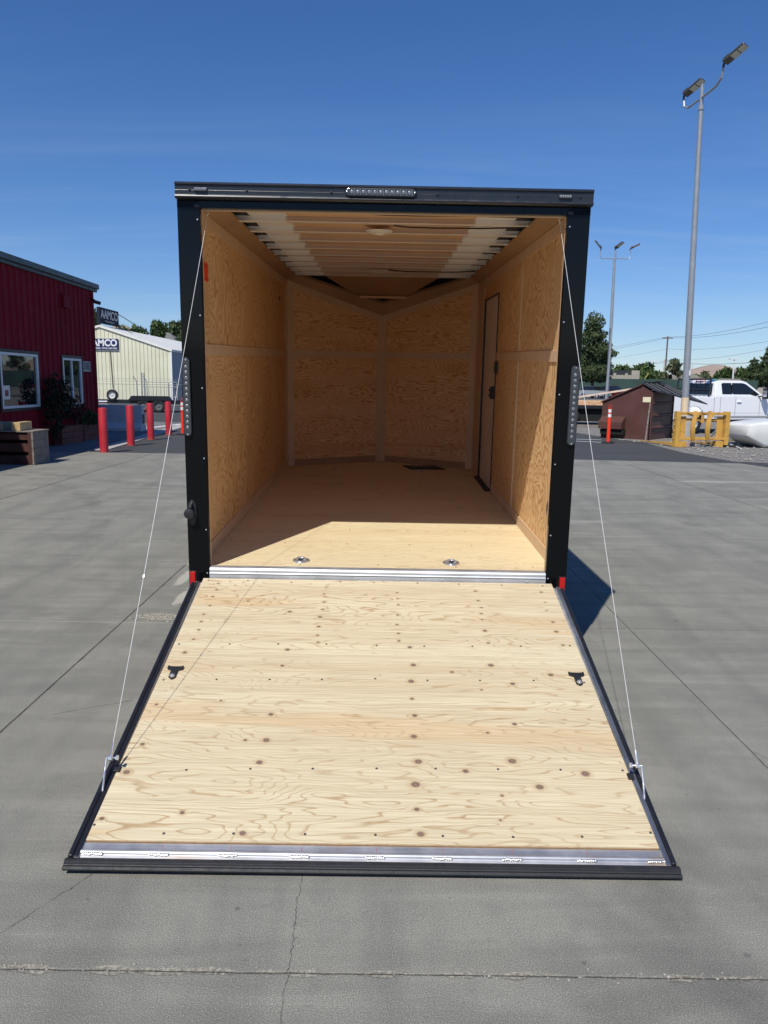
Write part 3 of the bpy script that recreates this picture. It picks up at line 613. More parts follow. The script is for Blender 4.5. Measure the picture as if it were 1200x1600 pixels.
# plywood with knot distances stored at its vertices
nx, ny = 300, 280
me = bpy.data.meshes.new('ramp_plywood'); vs_ = []; fs = []
for j in range(ny+1):
    for i in range(nx+1):
        y = -.004-1.826*j/ny; wd = .976+.017*min(1, -y/1.83*1.05); vs_.append((-wd+2*wd*i/nx, y, 0))
for j in range(ny):
    for i in range(nx): a = j*(nx+1)+i; fs.append((a, a+nx+1, a+nx+2, a+1))
n0 = len(vs_)
bord = [i for i in range(nx+1)]+[j*(nx+1)+nx for j in range(1, ny+1)]+[ny*(nx+1)+i for i in range(nx-1, -1, -1)]+[j*(nx+1) for j in range(ny-1, 0, -1)]
for i in bord: vs_.append((vs_[i][0], vs_[i][1], -.018))
nb = len(bord)
for k in range(nb): fs.append((bord[k], bord[(k+1) % nb], n0+(k+1) % nb, n0+k))
me.from_pydata(vs_, [], fs)
import numpy as np
V = np.array(vs_); kd = np.full(len(V), 9.0)
for kx, ky, kr in KN:
    kr *= .78
    d = np.sqrt(((V[:, 0]-kx)/(kr*1.15))**2+((V[:, 1]-ky)/(kr*.95))**2)
    if kr > .0125: d = d
    kd = np.minimum(kd, d)
at = me.attributes.new('kd', 'FLOAT', 'POINT'); at.data.foreach_set('value', kd.astype(np.float32))
me.materials.append(ramp_ply); me.materials.append(edgem)
for p in me.polygons[nx*ny:]: p.material_index = 1
rp = bpy.data.objects.new('ramp_plywood', me); COL.objects.link(rp); rp.parent = ramp
# ply layers on the front edge
for k, zz_ in enumerate((-.006, -.012)): MB().box(-.99, .99, -1.8312, -1.8302, zz_-.0012, zz_+.0012).build('plywood_layer', simple('dark_glue_line', (.40, .25, .13), .8), ramp)
scr = None
for x, y in SC:
    if y < -1.815: continue
    if scr is None:
        scr = MB().lathe([(.0052, .0003), (.0048, .0016), (.003, .0010), (.0005, .0004)], n=10).build('ramp_screw', simple('dark_screw_steel', (.16, .14, .12), .4, .6), ramp); scr.location = (x, y, 0)
    else: o = scr.copy(); COL.objects.link(o); o.location = (x, y, 0)
# front extrusion: flat flange, rounded rib, sloped lip
pr = [(-1.834, -.030), (-1.834, -.007), (-1.862, -.007), (-1.8655, -.0035), (-1.870, -.001), (-1.876, -.001), (-1.880, -.0045), (-1.883, -.009), (-1.912, -.016), (-1.912, -.033)]
b = MB(); b.prism([(0, y, z) for y, z in pr], (-1.0, 0, 0), (1.0, 0, 0)); b.build('ramp_lip', aluh, ramp, bevel=.001)
random.seed(5)
weldm = metal('weld_metal', (.85, .85, .86), .3, (90, 90, 90), .3)
for x, y in WB:
    b = MB(); sgn = 8
    for k in range(10): b._ball((x-.030+k*.0066, -1.8825+random.uniform(-.0015, .0015), -.0045), random.uniform(.0042, .0058), 1.25, 1.1, .7, 8, 5)
    b.build('weld_bead', weldm, ramp, smooth=True)
    if abs(x) < .9: MB().box(x+.004, x+.0055, -1.858, -1.842, -.0068, -.0062).build('marker_stroke', redink, ramp, rot=None)
# rubber bulb seal at the tip and side seals
b = MB(); b.prism([(0, y, z) for y, z in ((-1.905, -.012), (-1.905, .001), (-1.915, .006), (-1.926, .005), (-1.931, -.002), (-1.934, -.003), (-1.941, .000), (-1.948, -.006), (-1.946, -.014), (-1.93, -.024), (-1.9125, -.026), (-1.9125, -.012))], (-1.034, 0, 0), (1.036, 0, 0))
b.build('tip_seal', rub, ramp, bevel=.001)
for s in (-1, 1):
    a, b_ = sorted((s*1.0125, s*1.030)); MB().box(a, b_, -1.904, -.06, -.034, .009).build('side_seal', satin, ramp, bevel=.005)
    a, b_ = sorted((s*.9965, s*1.012)); MB().box(a, b_, -1.9, -.04, -.0036, .002).build('edge_angle', satin if s < 0 else dalu, ramp, bevel=.001)
# hinge barrel
MB().tube([(-.94, .006, -.016), (.94, .006, -.016)], .009, 12).build('hinge', alu, ramp)
# T shaped hold-down keepers
for s in (-1, 1):
    cx_ = s*.925
    poly = [(cx_-.034, -.836), (cx_-.034, -.858), (cx_-.016, -.866), (cx_-.016, -.918), (cx_, -.932), (cx_+.016, -.918), (cx_+.016, -.866), (cx_+.034, -.858), (cx_+.034, -.836), (cx_, -.838)]
    o = MB().prism([(p[0], p[1], 0) for p in poly], (0, 0, .003), (0, 0, .009)).build('keeper_plate', rub, ramp, bevel=.002)
    MB().box(cx_-.036, cx_-.028, -.856, -.836, .003, .012).build('keeper_ear', rub, o, bevel=.002); MB().box(cx_+.028, cx_+.036, -.856, -.836, .003, .012).build('keeper_ear', rub, o, bevel=.002)
    MB().lathe([(.012, .009), (.011, .013), (.006, .014), (.0055, .018), (.001, .019)], (cx_, -.91, 0), n=12).build('keeper_bolt', chrome, o)
# cable brackets
cabm = simple('coated_wire_rope', (.66, .66, .65), .5, 0, .1, 40)
for s in (-1, 1):
    o = MB().tube([(s*1.008, -1.612, .006), (s*1.016, -1.56, .03), (s*1.022, -1.50, .062)], .0038, 10).tube([(s*1.024, -1.50, .064), (s*.985, -1.492, .058)], .0036, 10).build('cable_bracket', chrome, ramp, smooth=True)
    MB().lathe([(.011, -.006), (.011, .006)], (s*1.008, -1.497, .062), 'X', 6).lathe([(.0105, -.004), (.0105, .004)], (s*.985, -1.492, .058), 'X', 6).build('bracket_nut', chrome, o)
    MB().box(s*.99-.012, s*.99+.012, -1.51, -1.48, .002, .01).build('bracket_foot', rub, o, bevel=.002)
# cables, from inside the top of the opening down to the brackets
RM = Matrix.Translation((0, -.03, -.05)) @ Matrix.Rotation(.2335, 4, 'X')
for s in (-1, 1):
    p0 = Vector((s*.93, .10, 1.905)); p1 = RM @ Vector((s*1.006, -1.497, .07))
    edge = Vector((s*.9355, -.002, 1.80))
    pts_ = [p0.lerp(p1, t)-Vector((0, 0, 1))*(.02*4*t*(1-t)) for t in [i/24 for i in range(25)]]
    c_ = MB().tube(pts_, .0012, 6).build('door_cable', cabm, T, smooth=True)
    dv = (p0-p1).normalized()
    MB().tube([p1+dv*.0, p1+dv*.05], .0042, 8).build('cable_ferrule', chrome, c_); MB().tube([p0-dv*.02, p0-dv*.0], .004, 8).build('cable_ferrule', chrome, c_)
    MB().tube([p0+Vector((0, 0, .03)), p0], .006, 8).box(p0.x-.02, p0.x+.02, p0.y-.02, p0.y+.02, p0.z+.03, p0.z+.05).build('cable_anchor', chrome, c_)
    if s < 0: MB().tube([p0.lerp(p1, .73)-dv*.006-Vector((0, 0, .0155)), p0.lerp(p1, .73)+dv*.006-Vector((0, 0, .0155))], .0024, 6).build('cable_clip', chrome, c_)
# black pad lying on the trailer floor
def t_world(p): return mw @ Vector(p)
pad = MB(); pad.prism([(-.215, .11, 0), (.10, .11, 0), (.11, .15, 0), (.24, -.10, 0), (-.14, -.13, 0)], (0, 0, .002), (0, 0, .014))
padt = thing('floor_pad', 'flat black pad lying on the trailer floor near the nose', 'pad', t_world((.47, 4.16, 0)))
padt.rotation_euler = TR.to_euler(); pad.build('pad_sheet', rub, padt, bevel=.003)
MB().box(-.12, .1, -.03, -.015, .0145, .017).build('pad_label', simple('grey_print', (.2, .22, .22), .4), padt)

# ================================================================== surroundings
# ------------------------------------------------------------------ red metal building on the left
redm = MT('dark_red_siding', (.2, .006, .018), .75, 0, .15)
redm.color(redm.mix(redm.rng(redm.noise(.8, 5), .3, .7), (.16, .006, .015), (.22, .008, .021))); redm.rough(redm.rng(redm.noise(3, 4), .3, .7, .65, .8)); redm = redm.m
darkm = simple('charcoal_trim', (.03, .045, .05), .45, 0, .15, 4)
frm = simple('white_window_frame', (.70, .72, .72), .4, 0, .04, 3)
wgl = MT('dark_window_glass', (.012, .016, .018), .02, 0, .9).m
B = thing('red_building', 'dark red ribbed metal building with a charcoal roof edge on the left of the yard', 'building', (-8.33, 22.5, 0))
# local: x=0 wall plane, y negative towards the camera
ys0, ys1, zt = -24, 0, 4.10
W1 = (-5.62, -3.80, .98, 2.20); W2 = (-2.34, -1.14, .96, 2.18)
def ribwall(y0, y1, z0, z1, pitch=.30):
    b = MB(); pr = []; k = int((y0-ys0)/pitch)-1
    def X_(yy):
        t = ((yy-ys0) % pitch)
        return .028*max(0, min(1, (t-.15)/.035, (pitch-t)/.035))
    ys_ = [y0, y1]
    while ys0+k*pitch < y1:
        for dy in (0, .15, .185, .265): 
            yy = ys0+k*pitch+dy
            if y0+.001 < yy < y1-.001: ys_.append(yy)
        k += 1
    pr = [(X_(yy), yy) for yy in sorted(ys_)]
    n = len(pr)
    vs_ = [(dx, yy, z0) for dx, yy in pr]+[(dx, yy, z1) for dx, yy in pr]
    b.add(vs_, [(i, i+1, i+1+n, i+n) for i in range(n-1)]); return b
P_ = .30; q0 = ys0
def snap(v): return ys0+round((v-ys0)/P_)*P_
w1a, w1b, w2a, w2b = W1[0], W1[1], W2[0], W2[1]
b = MB()
for (a0, a1, z0, z1) in ((ys0, w1a, 0, zt), (w1a, w1b, 0, W1[2]), (w1a, w1b, W1[3], zt), (w1b, w2a, 0, zt), (w2a, w2b, 0, W2[2]), (w2a, w2b, W2[3], zt), (w2b, ys1, 0, zt)):
    r_ = ribwall(a0, a1, z0, z1); b.add(r_.v, r_.f)
b.build('front_wall', redm, B)
MB().box(-12, -.01, ys1-.05, ys1, 0, zt).box(-12, -11.9, ys0, ys1-.05, 0, zt).box(-12, -.01, ys0, ys0+.05, 0, zt).build('side_wall', redm, B)
MB().box(0, .045, ys1-.10, ys1+.01, 0, zt).build('corner_trim', redm, B)
rf = MB(); rf.prism([(-12.2, 0, 5.2), (.06, 0, zt-.02), (.08, 0, zt+.0), (.08, 0, zt+.20), (-12.2, 0, 5.42)], (0, ys0-.2, 0), (0, ys1+.22, 0)); rf.build('roof', darkm, B)
MB().box(.081, .14, ys0-.2, ys1+.23, zt+.06, zt+.20).build('gutter', darkm, B, bevel=.015)
for wn, (a, b_, z0, z1) in (('large', W1), ('small', W2)):
    f = MB(); t_ = .055; f.box(-.02, .05, a-.02, a+t_, z0, z1).box(-.02, .05, b_-t_, b_+.02, z0, z1).box(-.02, .05, a+t_, b_-t_, z0, z0+t_).box(-.02, .05, a+t_, b_-t_, z1-t_, z1)
    if wn == 'small': f.box(-.02, .045, a+.56, a+.62, z0+t_, z1-t_)
    win = f.build('window', frm, B)
    MB().box(-.03, .01, a+.02, b_-.02, z0+.02, z1-.02).build('pane', wgl, win)
    g = MB().box(.0, .056, a-.09, a-.021, z0-.07, z1+.07).box(.0, .056, b_+.021, b_+.06, z0-.07, z1+.07).box(0, .056, a-.02, b_+.02, z1+.001, z1+.07).box(0, .056, a-.02, b_+.02, z0-.07, z0-.001).build('window_trim', MT('black_trim', (.008, .008, .009), .5).m, win)
    if wn == 'large':
        ps = MB().box(.011, .014, a+.12, a+.42, z0+.20, z0+.50).build('paper_notice', whitem, win)
        MB().box(.0142, .016, a+.19, a+.35, z0+.27, z0+.40).build('notice_picture', simple('dark_red_print', (.25, .03, .03), .5), ps)
pl = MB().box(.036, .05, -1.01, -.48, 1.85, 2.13).build('number_plate', simple('grey_sign_plate', (.30, .30, .30), .5), B)
Mx = Matrix(((0, 0, 1, .052), (1, 0, 0, -.745), (0, 1, 0, 1.99), (0, 0, 0, 1)))
text('house_number', '3165', MT('black_paint', (.008, .008, .008), .5).m, .27, pl, Mx, .002, .004, .85)
MB().box(.0, .10, -2.2, -1.82, 3.45, 3.78).build('vent_cover', redm, B, bevel=.01)
cm = MB().tube([(.02, -.12, 3.86), (.12, -.12, 3.84)], .025, 8).tube([(.10, -.12, 3.80), (.24, -.02, 3.76)], .05, 12).build('security_camera', satin, B)
# planter box with shrubs along the wall
boxw = simple('weathered_brown_boards', (.10, .045, .03), .8, 0, .35, 7, .3, 40)
boxg = simple('grey_weathered_wood', (.22, .18, .15), .85, 0, .3, 8, .3, 50)
def slatbox(x0, x1, y0, y1, z1, m_, nm, par, n=4, gap=.012, post=.07):
    b = MB(); h = z1/n
    for k in range(n):
        za, zb_ = k*h+gap/2, (k+1)*h-gap/2
        b.box(x0, x1, y0, y0+.025, za, zb_).box(x0, x1, y1-.025, y1, za, zb_).box(x1-.025, x1, y0+.026, y1-.026, za, zb_).box(x0, x0+.025, y0+.026, y1-.026, za, zb_)
    o = b.build(nm, m_, par)
    return o
planter = thing('planter_box', 'long reddish brown board planter full of plants against the red building wall', 'planter', (-8.08, 20.7, 0))
slatbox(-.20, .03, -1.38, 1.42, .46, simple('reddish_boards', (.16, .05, .035), .8, 0, .3, 7, .3, 40), 'planter_side', planter, 3)
MB().box(-.17, .0, -1.35, 1.39, .0, .41).build('soil', simple('dark_soil', (.04, .03, .022), .95), planter)
MB().box(.031, .05, .0, .08, 0, .47).build('middle_post', boxw, planter)
def leaf_mesh(blobs, n, size, seed, elong=1.6, flat=.0):
    rnd = random.Random(seed); b = MB(); tot = sum(r[3]*r[4]*r[5] for r in blobs)
    for bx_, by_, bz_, rx, ry, rz_ in blobs:
        k = max(6, int(n*(rx*ry*rz_)/tot))
        for _ in range(k):
            while 1:
                u = Vector((rnd.uniform(-1, 1), rnd.uniform(-1, 1), rnd.uniform(-1, 1)))
                if u.length <= 1: break
            u = u.normalized()*(u.length**.45)*rnd.uniform(.8, 1.12)
            nz_ = noise.noise(Vector((bx_+u.x*rx*1.3, by_+u.y*ry*1.3, bz_+u.z*rz_*1.3))*(2.2/max(rx, .4))+Vector((seed, 0, 0)))
            if nz_ < -.22: continue
            u *= (1+.22*nz_)
            c = Vector((bx_+u.x*rx, by_+u.y*ry, bz_+u.z*rz_))
            s_ = size*rnd.uniform(.6, 1.4)
            q_ = Euler((rnd.uniform(0, 6.3), rnd.uniform(0, 6.3), rnd.uniform(0, 6.3))).to_matrix()
            a_, d_ = q_ @ Vector((s_*elong, 0, 0)), q_ @ Vector((0, s_*.6, 0))
            o_ = len(b.v); b.v += [c-a_, c+d_, c+a_, c-d_]; b.f.append((o_, o_+1, o_+2, o_+3))
    return b
def build_leaves(b, name, mat, parent):
    me = bpy.data.meshes.new(name); me.from_pydata([tuple(p) for p in b.v], [], b.f); me.materials.append(mat)
    o = bpy.data.objects.new(name, me); COL.objects.link(o); o.parent = parent; return o
def leafmat(name, a, b_, sc=1.2):
    m = MT(name, a, .7, 0, .25); g = m.n('ShaderNodeNewGeometry')
    f = m.mth('MULTIPLY', m.mth('ADD', m.noise(sc, 3, .6), g.outputs['Random Per Island']), .5)
    m.color(m.mix(m.rng(f, .25, .75), a, b_)); m.b.inputs['Subsurface Weight'].default_value = 0
    try: m.b.inputs['Transmission Weight'].default_value = 0
    except Exception: pass
    return m.m
lf_dark = leafmat('dark_shrub_leaves', (.008, .012, .007), (.02, .028, .013))
lf_pine = leafmat('pine_needles', (.030, .050, .022), (.085, .115, .045), .8)
lf_oak = leafmat('broad_leaves', (.035, .062, .02), (.095, .14, .045), .6)
lf_grey = leafmat('olive_leaves', (.065, .08, .04), (.15, .165, .085), .6)
bark = simple('bark', (.09, .065, .045), .9, 0, .3, 8, .4, 20)
def shrub(name, label, loc, blobs, n, size, mat, cat='shrub', stems=5, seed=1, group=None):
    t = thing(name, label, cat, loc, 0, group)
    b = MB(); rnd = random.Random(seed)
    for k in range(stems):
        bx_, by_, bz_ = blobs[k % len(blobs)][:3]
        b.tube([(rnd.uniform(-.05, .05), rnd.uniform(-.05, .05), 0), (bx_*.4+rnd.uniform(-.05, .05), by_*.4, bz_*.5), (bx_, by_, bz_)], .018, 6, .006)
    b.build('stem', bark, t); build_leaves(leaf_mesh(blobs, n, size, seed), 'foliage', mat, t); return t
shrub('shrub', 'dark leafy shrub growing up between the two windows of the red building', (-8.08, 19.2, .42), [(0, -.05, .9, .28, .5, .42), (.05, -.25, .55, .25, .42, .4), (0, .25, .62, .25, .4, .4), (0, -.3, .1, .2, .4, .3)], 1500, .035, lf_dark, seed=3)
shrub('small_plant', 'low dark green plant in the planter under the small window', (-8.1, 21.1, .42), [(0, 0, .2, .2, .35, .22), (0, .3, .15, .2, .3, .2)], 600, .03, leafmat('green_plant', (.02, .045, .015), (.05, .09, .03)), 'plant', 4, 8)
shrub('reddish_shrub', 'small reddish leaved shrub in the planter below the small window', (-8.1, 20.4, .42), [(0, 0, .45, .22, .35, .32)], 500, .03, leafmat('red_leaves', (.04, .012, .012), (.09, .03, .02)), 'shrub', 4, 9)
# wooden bin at the left edge with blocks on top
bin_ = thing('wooden_bin', 'dark slatted wooden bin with a grey plank end at the left edge of the yard', 'bin', (-6.72, 15.0, 0))
m_dk = simple('dark_brown_boards', (.07, .025, .018), .85, 0, .4, 8, .3, 40)
b = MB()
for z0, z1 in ((.0, .18), (.25, .41), (.48, .60)): b.box(-1.5, -.03, -.20, -.17, z0, z1)
b.box(-1.5, -.10, .42, .45, 0, .63)
b.build('slat_front', m_dk, bin_)
MB().box(-.10, -.031, -.235, -.165, 0, .62).build('corner_post', m_dk, bin_); MB().box(-1.5, -1.44, -.235, -.165, 0, .62).build('corner_post', m_dk, bin_)
b = MB()
for k in range(4): b.box(-.03, .0, -.235, .45, .004+k*.155, .155+k*.155)
b.build('end_board', boxg, bin_); MB().box(-1.5, .02, -.24, .47, .626, .65).build('bin_lid', boxg, bin_, bevel=.003)
blkw = simple('sawn_timber_end', (.55, .38, .18), .7, 0, .2, 10, .1, 50)
def block(lab, x, w_, h, d=.5, m_=None):
    t = thing('timber_block', lab, 'timber', (-6.72+x, 14.95, .6505)); MB().box(0, w_, -.16, d-.16, 0, h).build('timber', m_ or blkw, t, bevel=.006)
    MB().box(.03, w_-.03, -.1612, -.1602, .03, h-.03).build('sawn_face', simple('timber_rings', (.5, .33, .15), .7, 0, .35, 25), t)
block('bright sunlit timber block on top of the slatted wooden bin', -.40, .16, .16)
block('dull timber block behind the sunlit one on the bin, at the left edge', -.86, .26, .15, .5, simple('dull_timber', (.30, .25, .16), .8, 0, .2, 10))
# bollards
bolm = MT('red_bollard_paint', (.50, .022, .035), .45)
c0_ = bolm.mix(bolm.rng(bolm.noise(3, 5), .3, .7), (.42, .018, .028), (.56, .03, .045)); c0_ = bolm.mix(bolm.rng(bolm.noise(16, 5, .7), .60, .68, 0, .6), c0_, (.18, .03, .03))
bz_ = bolm.mth('ADD', bolm.xyz()[2], bolm.mth('MULTIPLY', bolm.noise(9, 4), .25)); c0_ = bolm.mix(bolm.rng(bz_, .22, .10, 0, .5), c0_, (.20, .12, .10)); bolm.color(c0_); bolm = bolm.m
bl0 = thing('bollard', 'nearest red steel bollard, at the left end of the row by the red building corner', 'bollard', G(163, 707), 0, 'red bollards in a row beside the kerb')
MB().lathe([(.094, 0), (.094, .985), (.088, 1.0), (.06, 1.012), (.001, 1.016)], n=28).build('post', bolm, bl0, smooth=True)
MB().lathe([(.115, 0), (.115, .004), (.0945, .008)], n=24).build('base_collar', simple('bollard_footing', (.25, .10, .09), .9), bl0)
for px, py, lab in ((205, 696, 'second red bollard from the left, in front of the pale concrete barrier'), (236, 687, 'third red bollard from the left, below the spare wheel'), (264, 680, 'farthest red bollard, in front of the tandem trailer wheels')):
    c_ = copy_tree(bl0); c_.location = G(px, py); c_['label'] = lab
# delineators
dorg = simple('orange_red_plastic', (.85, .05, .02), .45, 0, .06, 4); reflm = simple('white_reflective_band', (.8, .8, .8), .35)
dl0 = thing('delineator_post', 'orange delineator post with two white bands standing right of the trailer by the brown dumpster', 'delineator', G(950, 692), 0, 'orange delineator posts')
MB().lathe([(.055, .03), (.053, .25), (.045, .98), (.045, 1.0)], n=20).tube([(-.035, 0, 1.0), (-.035, 0, 1.10), (.035, 0, 1.10), (.035, 0, 1.0)], .010, 8).build('post', dorg, dl0, smooth=True)
for z in (.80, .935): MB().lathe([(.0505-.01*(z-.8)*2.5+.001, z-.045), (.0505-.01*(z-.8)*2.5, z+.045)], n=20).build('reflective_band', reflm, dl0, smooth=True)
MB().lathe([(.20, 0), (.20, .015), (.14, .03), (.06, .04)], n=8).build('base', rub, dl0)
c_ = copy_tree(dl0); c_.location = G(286, 679); c_['label'] = 'orange delineator post partly hidden behind the left tail light of the trailer'
# concrete barrier behind the bollards
bar = thing('concrete_barrier', 'pale grey concrete barrier block standing in the shade behind the red bollards', 'barrier', (-9.0, 25.3, 0))
MB().prism([(0, -.3, 0), (0, .3, 0), (0, .3, .1), (0, .16, .3), (0, .1, .84), (0, -.1, .84), (0, -.16, .3), (0, -.3, .1)], (-1.3, 0, 0), (1.12, 0, 0)).build('barrier_body', simple('light_concrete', (.55, .55, .54), .85, 0, .1, 3, .2, 30), bar, bevel=.015)
MB().box(1.121, 1.15, -.08, .08, .25, .55).build('end_loop', satin, bar)

# ------------------------------------------------------------------ utility trailer by the cream building
ut = thing('utility_trailer', 'black flatbed utility trailer with tandem wheels and mesh ramp gate parked before the cream building', 'trailer', (-13.2, 41.6, 0))
MB().box(-3.2, 2.6, -.9, .9, .50, .60).box(-3.2, 2.6, -.95, -.901, .44, .62).build('deck', satin, ut)
MB().prism([(-.15, 0, .60), (.05, 0, .84), (1.95, 0, .84), (2.15, 0, .60)], (0, -1.2, 0), (0, -.951, 0)).build('fender', satin, ut)
for x in (.62, 1.42): wheel(x, -1.08, .33, .33, .2, ut, 'Y', simple('grey_rim', (.12, .12, .12), .5))
wheel(-1.0, -1.0, .86, .29, .18, ut, 'Y', rimm, 'spare_wheel')
MB().tube([(-3.2, 0, .5), (-4.2, 0, .5)], .06, 8).tube([(-2.9, -.5, .45), (-3.3, -.5, 1.15)], .05, 8).tube([(-3.2, -.6, .9), (-2.5, -.6, .65)], .07, 8).build('tongue_jack', satin, ut)
g = MB()
for x in (-.1+.1, .12, 1.45, 1.9): g.tube([(x, .8, .6), (x, .8, 2.05 if x < .3 else 1.5)], .03, 6)
for z in (.75, 1.3, 1.55): g.tube([(0, .8, z), (1.9, .8, z)], .022, 6)
for k in range(12): g.tube([(.2+k*.14, .8, .75), (.2+k*.14, .8, 1.3)], .008, 4)
g.build('ramp_gate', simple('gate_steel', (.30, .31, .32), .6), ut)
MB().box(-2.6, -1.8, -.96, -.951, .5, .56).build('reflective_tape', lens_red, ut)
MB().box(-1.75, -1.3, -.96, -.951, .5, .56).build('reflective_tape', reflm, ut)
# chain link fence
fgm = simple('dull_grey_wire', (.22, .23, .22), .7)
fn = thing('chain_link_fence', 'thin chain link fence with angled barbed wire arms in front of the cream building', 'fence', (-18.5, 50, 0))
fs_ = fgm
for k, x in enumerate((-.6, 2.6, 3.25)):
    MB().tube([(x, 0, 0), (x, 0, 1.55), (x-.22, 0, 1.9)], .028, 8).build('fence_post', fgm, fn)
MB().tube([(-1.5, 0, 1.38), (6, 0, 1.38)], .016, 6).tube([(-1.5, 0, .05), (6, 0, .05)], .015, 6).build('top_rail', fgm, fn)
b = MB()
for k in range(3): b.tube([(-1.5, 0, 1.55+.1*k), (6, 0, 1.55+.1*k)], .006, 4)
b.build('barbed_wire', fgm, fn)
b = MB()
for k in range(60):
    x = -1.5+k*.125
    b.tube([(x, 0, .05), (min(x+1.0, 6), 0, 1.05 if x+1 < 6 else .05+(6-x))], .0035, 3); b.tube([(x, 0, 1.33), (min(x+1.0, 6), 0, .33 if x+1 < 6 else 1.33-(6-x))], .0035, 3)
b.build('wire_mesh', fgm, fn)
# ------------------------------------------------------------------ cream building
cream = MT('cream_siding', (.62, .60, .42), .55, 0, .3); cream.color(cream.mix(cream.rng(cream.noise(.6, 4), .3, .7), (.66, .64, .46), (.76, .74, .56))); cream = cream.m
whm = simple('white_metal_trim', (.78, .78, .76), .5, 0, .05, 2)
CB = thing('cream_building', 'cream metal gable building with a white roof beyond the bollards on the left', 'building', (-22.1, 61, 0))
hw_, he, hp = 5.45, 3.88, 5.62
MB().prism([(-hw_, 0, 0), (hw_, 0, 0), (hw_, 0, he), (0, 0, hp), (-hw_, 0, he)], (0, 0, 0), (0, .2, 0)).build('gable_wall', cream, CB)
b = MB(); sl = (hp-he)/hw_
for k in range(37):
    x = -hw_+.15+k*.298
    h = hp-abs(x)*sl-.02; b.box(x-.012, x+.012, -.018, -.0005, .02, h)
b.build('siding_seam', simple('olive_seam', (.30, .30, .20), .6), CB)
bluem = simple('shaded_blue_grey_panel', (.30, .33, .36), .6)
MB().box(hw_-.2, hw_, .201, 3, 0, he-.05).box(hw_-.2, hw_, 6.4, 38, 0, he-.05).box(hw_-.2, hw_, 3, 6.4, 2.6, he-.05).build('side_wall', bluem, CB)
MB().box(hw_-.4, hw_-.3, 3.0, 6.4, 1.9, 2.6).build('roller_door', simple('grey_roller_door', (.25, .27, .29), .5), CB)
MB().box(hw_-2.4, hw_-2.3, 2.8, 6.6, 0, 2.6).box(hw_-2.3, hw_-.21, 2.8, 2.9, 0, 2.6).box(hw_-2.3, hw_-.21, 6.5, 6.6, 0, 2.6).build('dark_interior', MT('dark_inside', (.01, .01, .01), .9).m, CB)
MB().box(hw_-.10, hw_+.06, -.06, -.0185, 0, he-.05).build('corner_trim', whm, CB)
b = MB()
for s in (-1, 1):
    b.prism([(0, 0, hp+.02), (s*(hw_+.1), 0, he-.02), (s*(hw_+.1), 0, he+.14), (0, 0, hp+.18)], (0, -.12, 0), (0, 38, 0))
b.build('roof', simple('white_roof_metal', (.80, .78, .70), .5, 0, .06, 2), CB)
MB().tube([(.85, -.05, 1.0), (.75, -.05, 4.1)], .035, 6).build('conduit', simple('brown_conduit', (.2, .15, .1), .6), CB)
signb = simple('navy_sign', (.018, .025, .09), .4, 0, .1, 3)
signw = simple('white_lettering', (.8, .8, .8), .4)
ws = thing('wall_sign', 'navy and white sign on the cream building gable wall, partly hidden by the red building', 'sign', (-21.9, 60.92, 4.34))
MB().box(-1.33, 1.22, -.04, .0, -.43, .43).build('sign_panel', signb, ws)
MB().box(-1.35, 1.24, -.03, .0, -.45, -.4305).box(-1.35, 1.24, -.03, 0, .4305, .45).build('sign_border', signw, ws)
Mf = Matrix(((1, 0, 0, -.03), (0, 0, -1, -.045), (0, 1, 0, .09), (0, 0, 0, 1)))
text('sign_lettering', 'AAMCO', signw, .70, ws, Mf, .004, .022, .92)
Mf2 = Matrix(((1, 0, 0, -.05), (0, 0, -1, -.045), (0, 1, 0, -.30), (0, 0, 0, 1)))
text('sign_small_lettering', 'TRANSMISSIONS • TOTAL CAR CARE', signw, .15, ws, Mf2, .002, .004, .95)
rs = thing('roof_sign', 'dark double faced sign standing on the white roof ridge of the cream building', 'sign', (-22.3, 61.4, 5.78))
MB().box(-.12, .12, 0, 4.3, .2, 1.42).build('sign_box', simple('dark_navy_sign', (.008, .011, .028), .9), rs, bevel=.02)
Mr = Matrix(((0, 0, 1, .125), (1, 0, 0, 2.15), (0, 1, 0, .90), (0, 0, 0, 1)))
text('sign_lettering', 'AAMCO', simple('dull_white_lettering', (.5, .5, .5), .5), .92, rs, Mr, .006, .02, 1.15)
Mr2 = Matrix(((0, 0, 1, .125), (1, 0, 0, 2.15), (0, 1, 0, .40), (0, 0, 0, 1)))
text('sign_small_lettering', 'TRANSMISSIONS', simple('dull_grey_lettering', (.35, .35, .36), .5), .22, rs, Mr2, .004, .004, 1.3)
MB().tube([(0, .3, 0), (0, .3, .2)], .05, 6).tube([(0, 4.0, 0), (0, 4.0, .2)], .05, 6).build('sign_leg', satin, rs)
MB().tube([(.05, 4.3, 1.25), (2.4, 5.6, -.35)], .03, 6).tube([(-.05, 2, .4), (1.8, 2.6, -.4)], .025, 5).build('stay_rod', satin, rs)
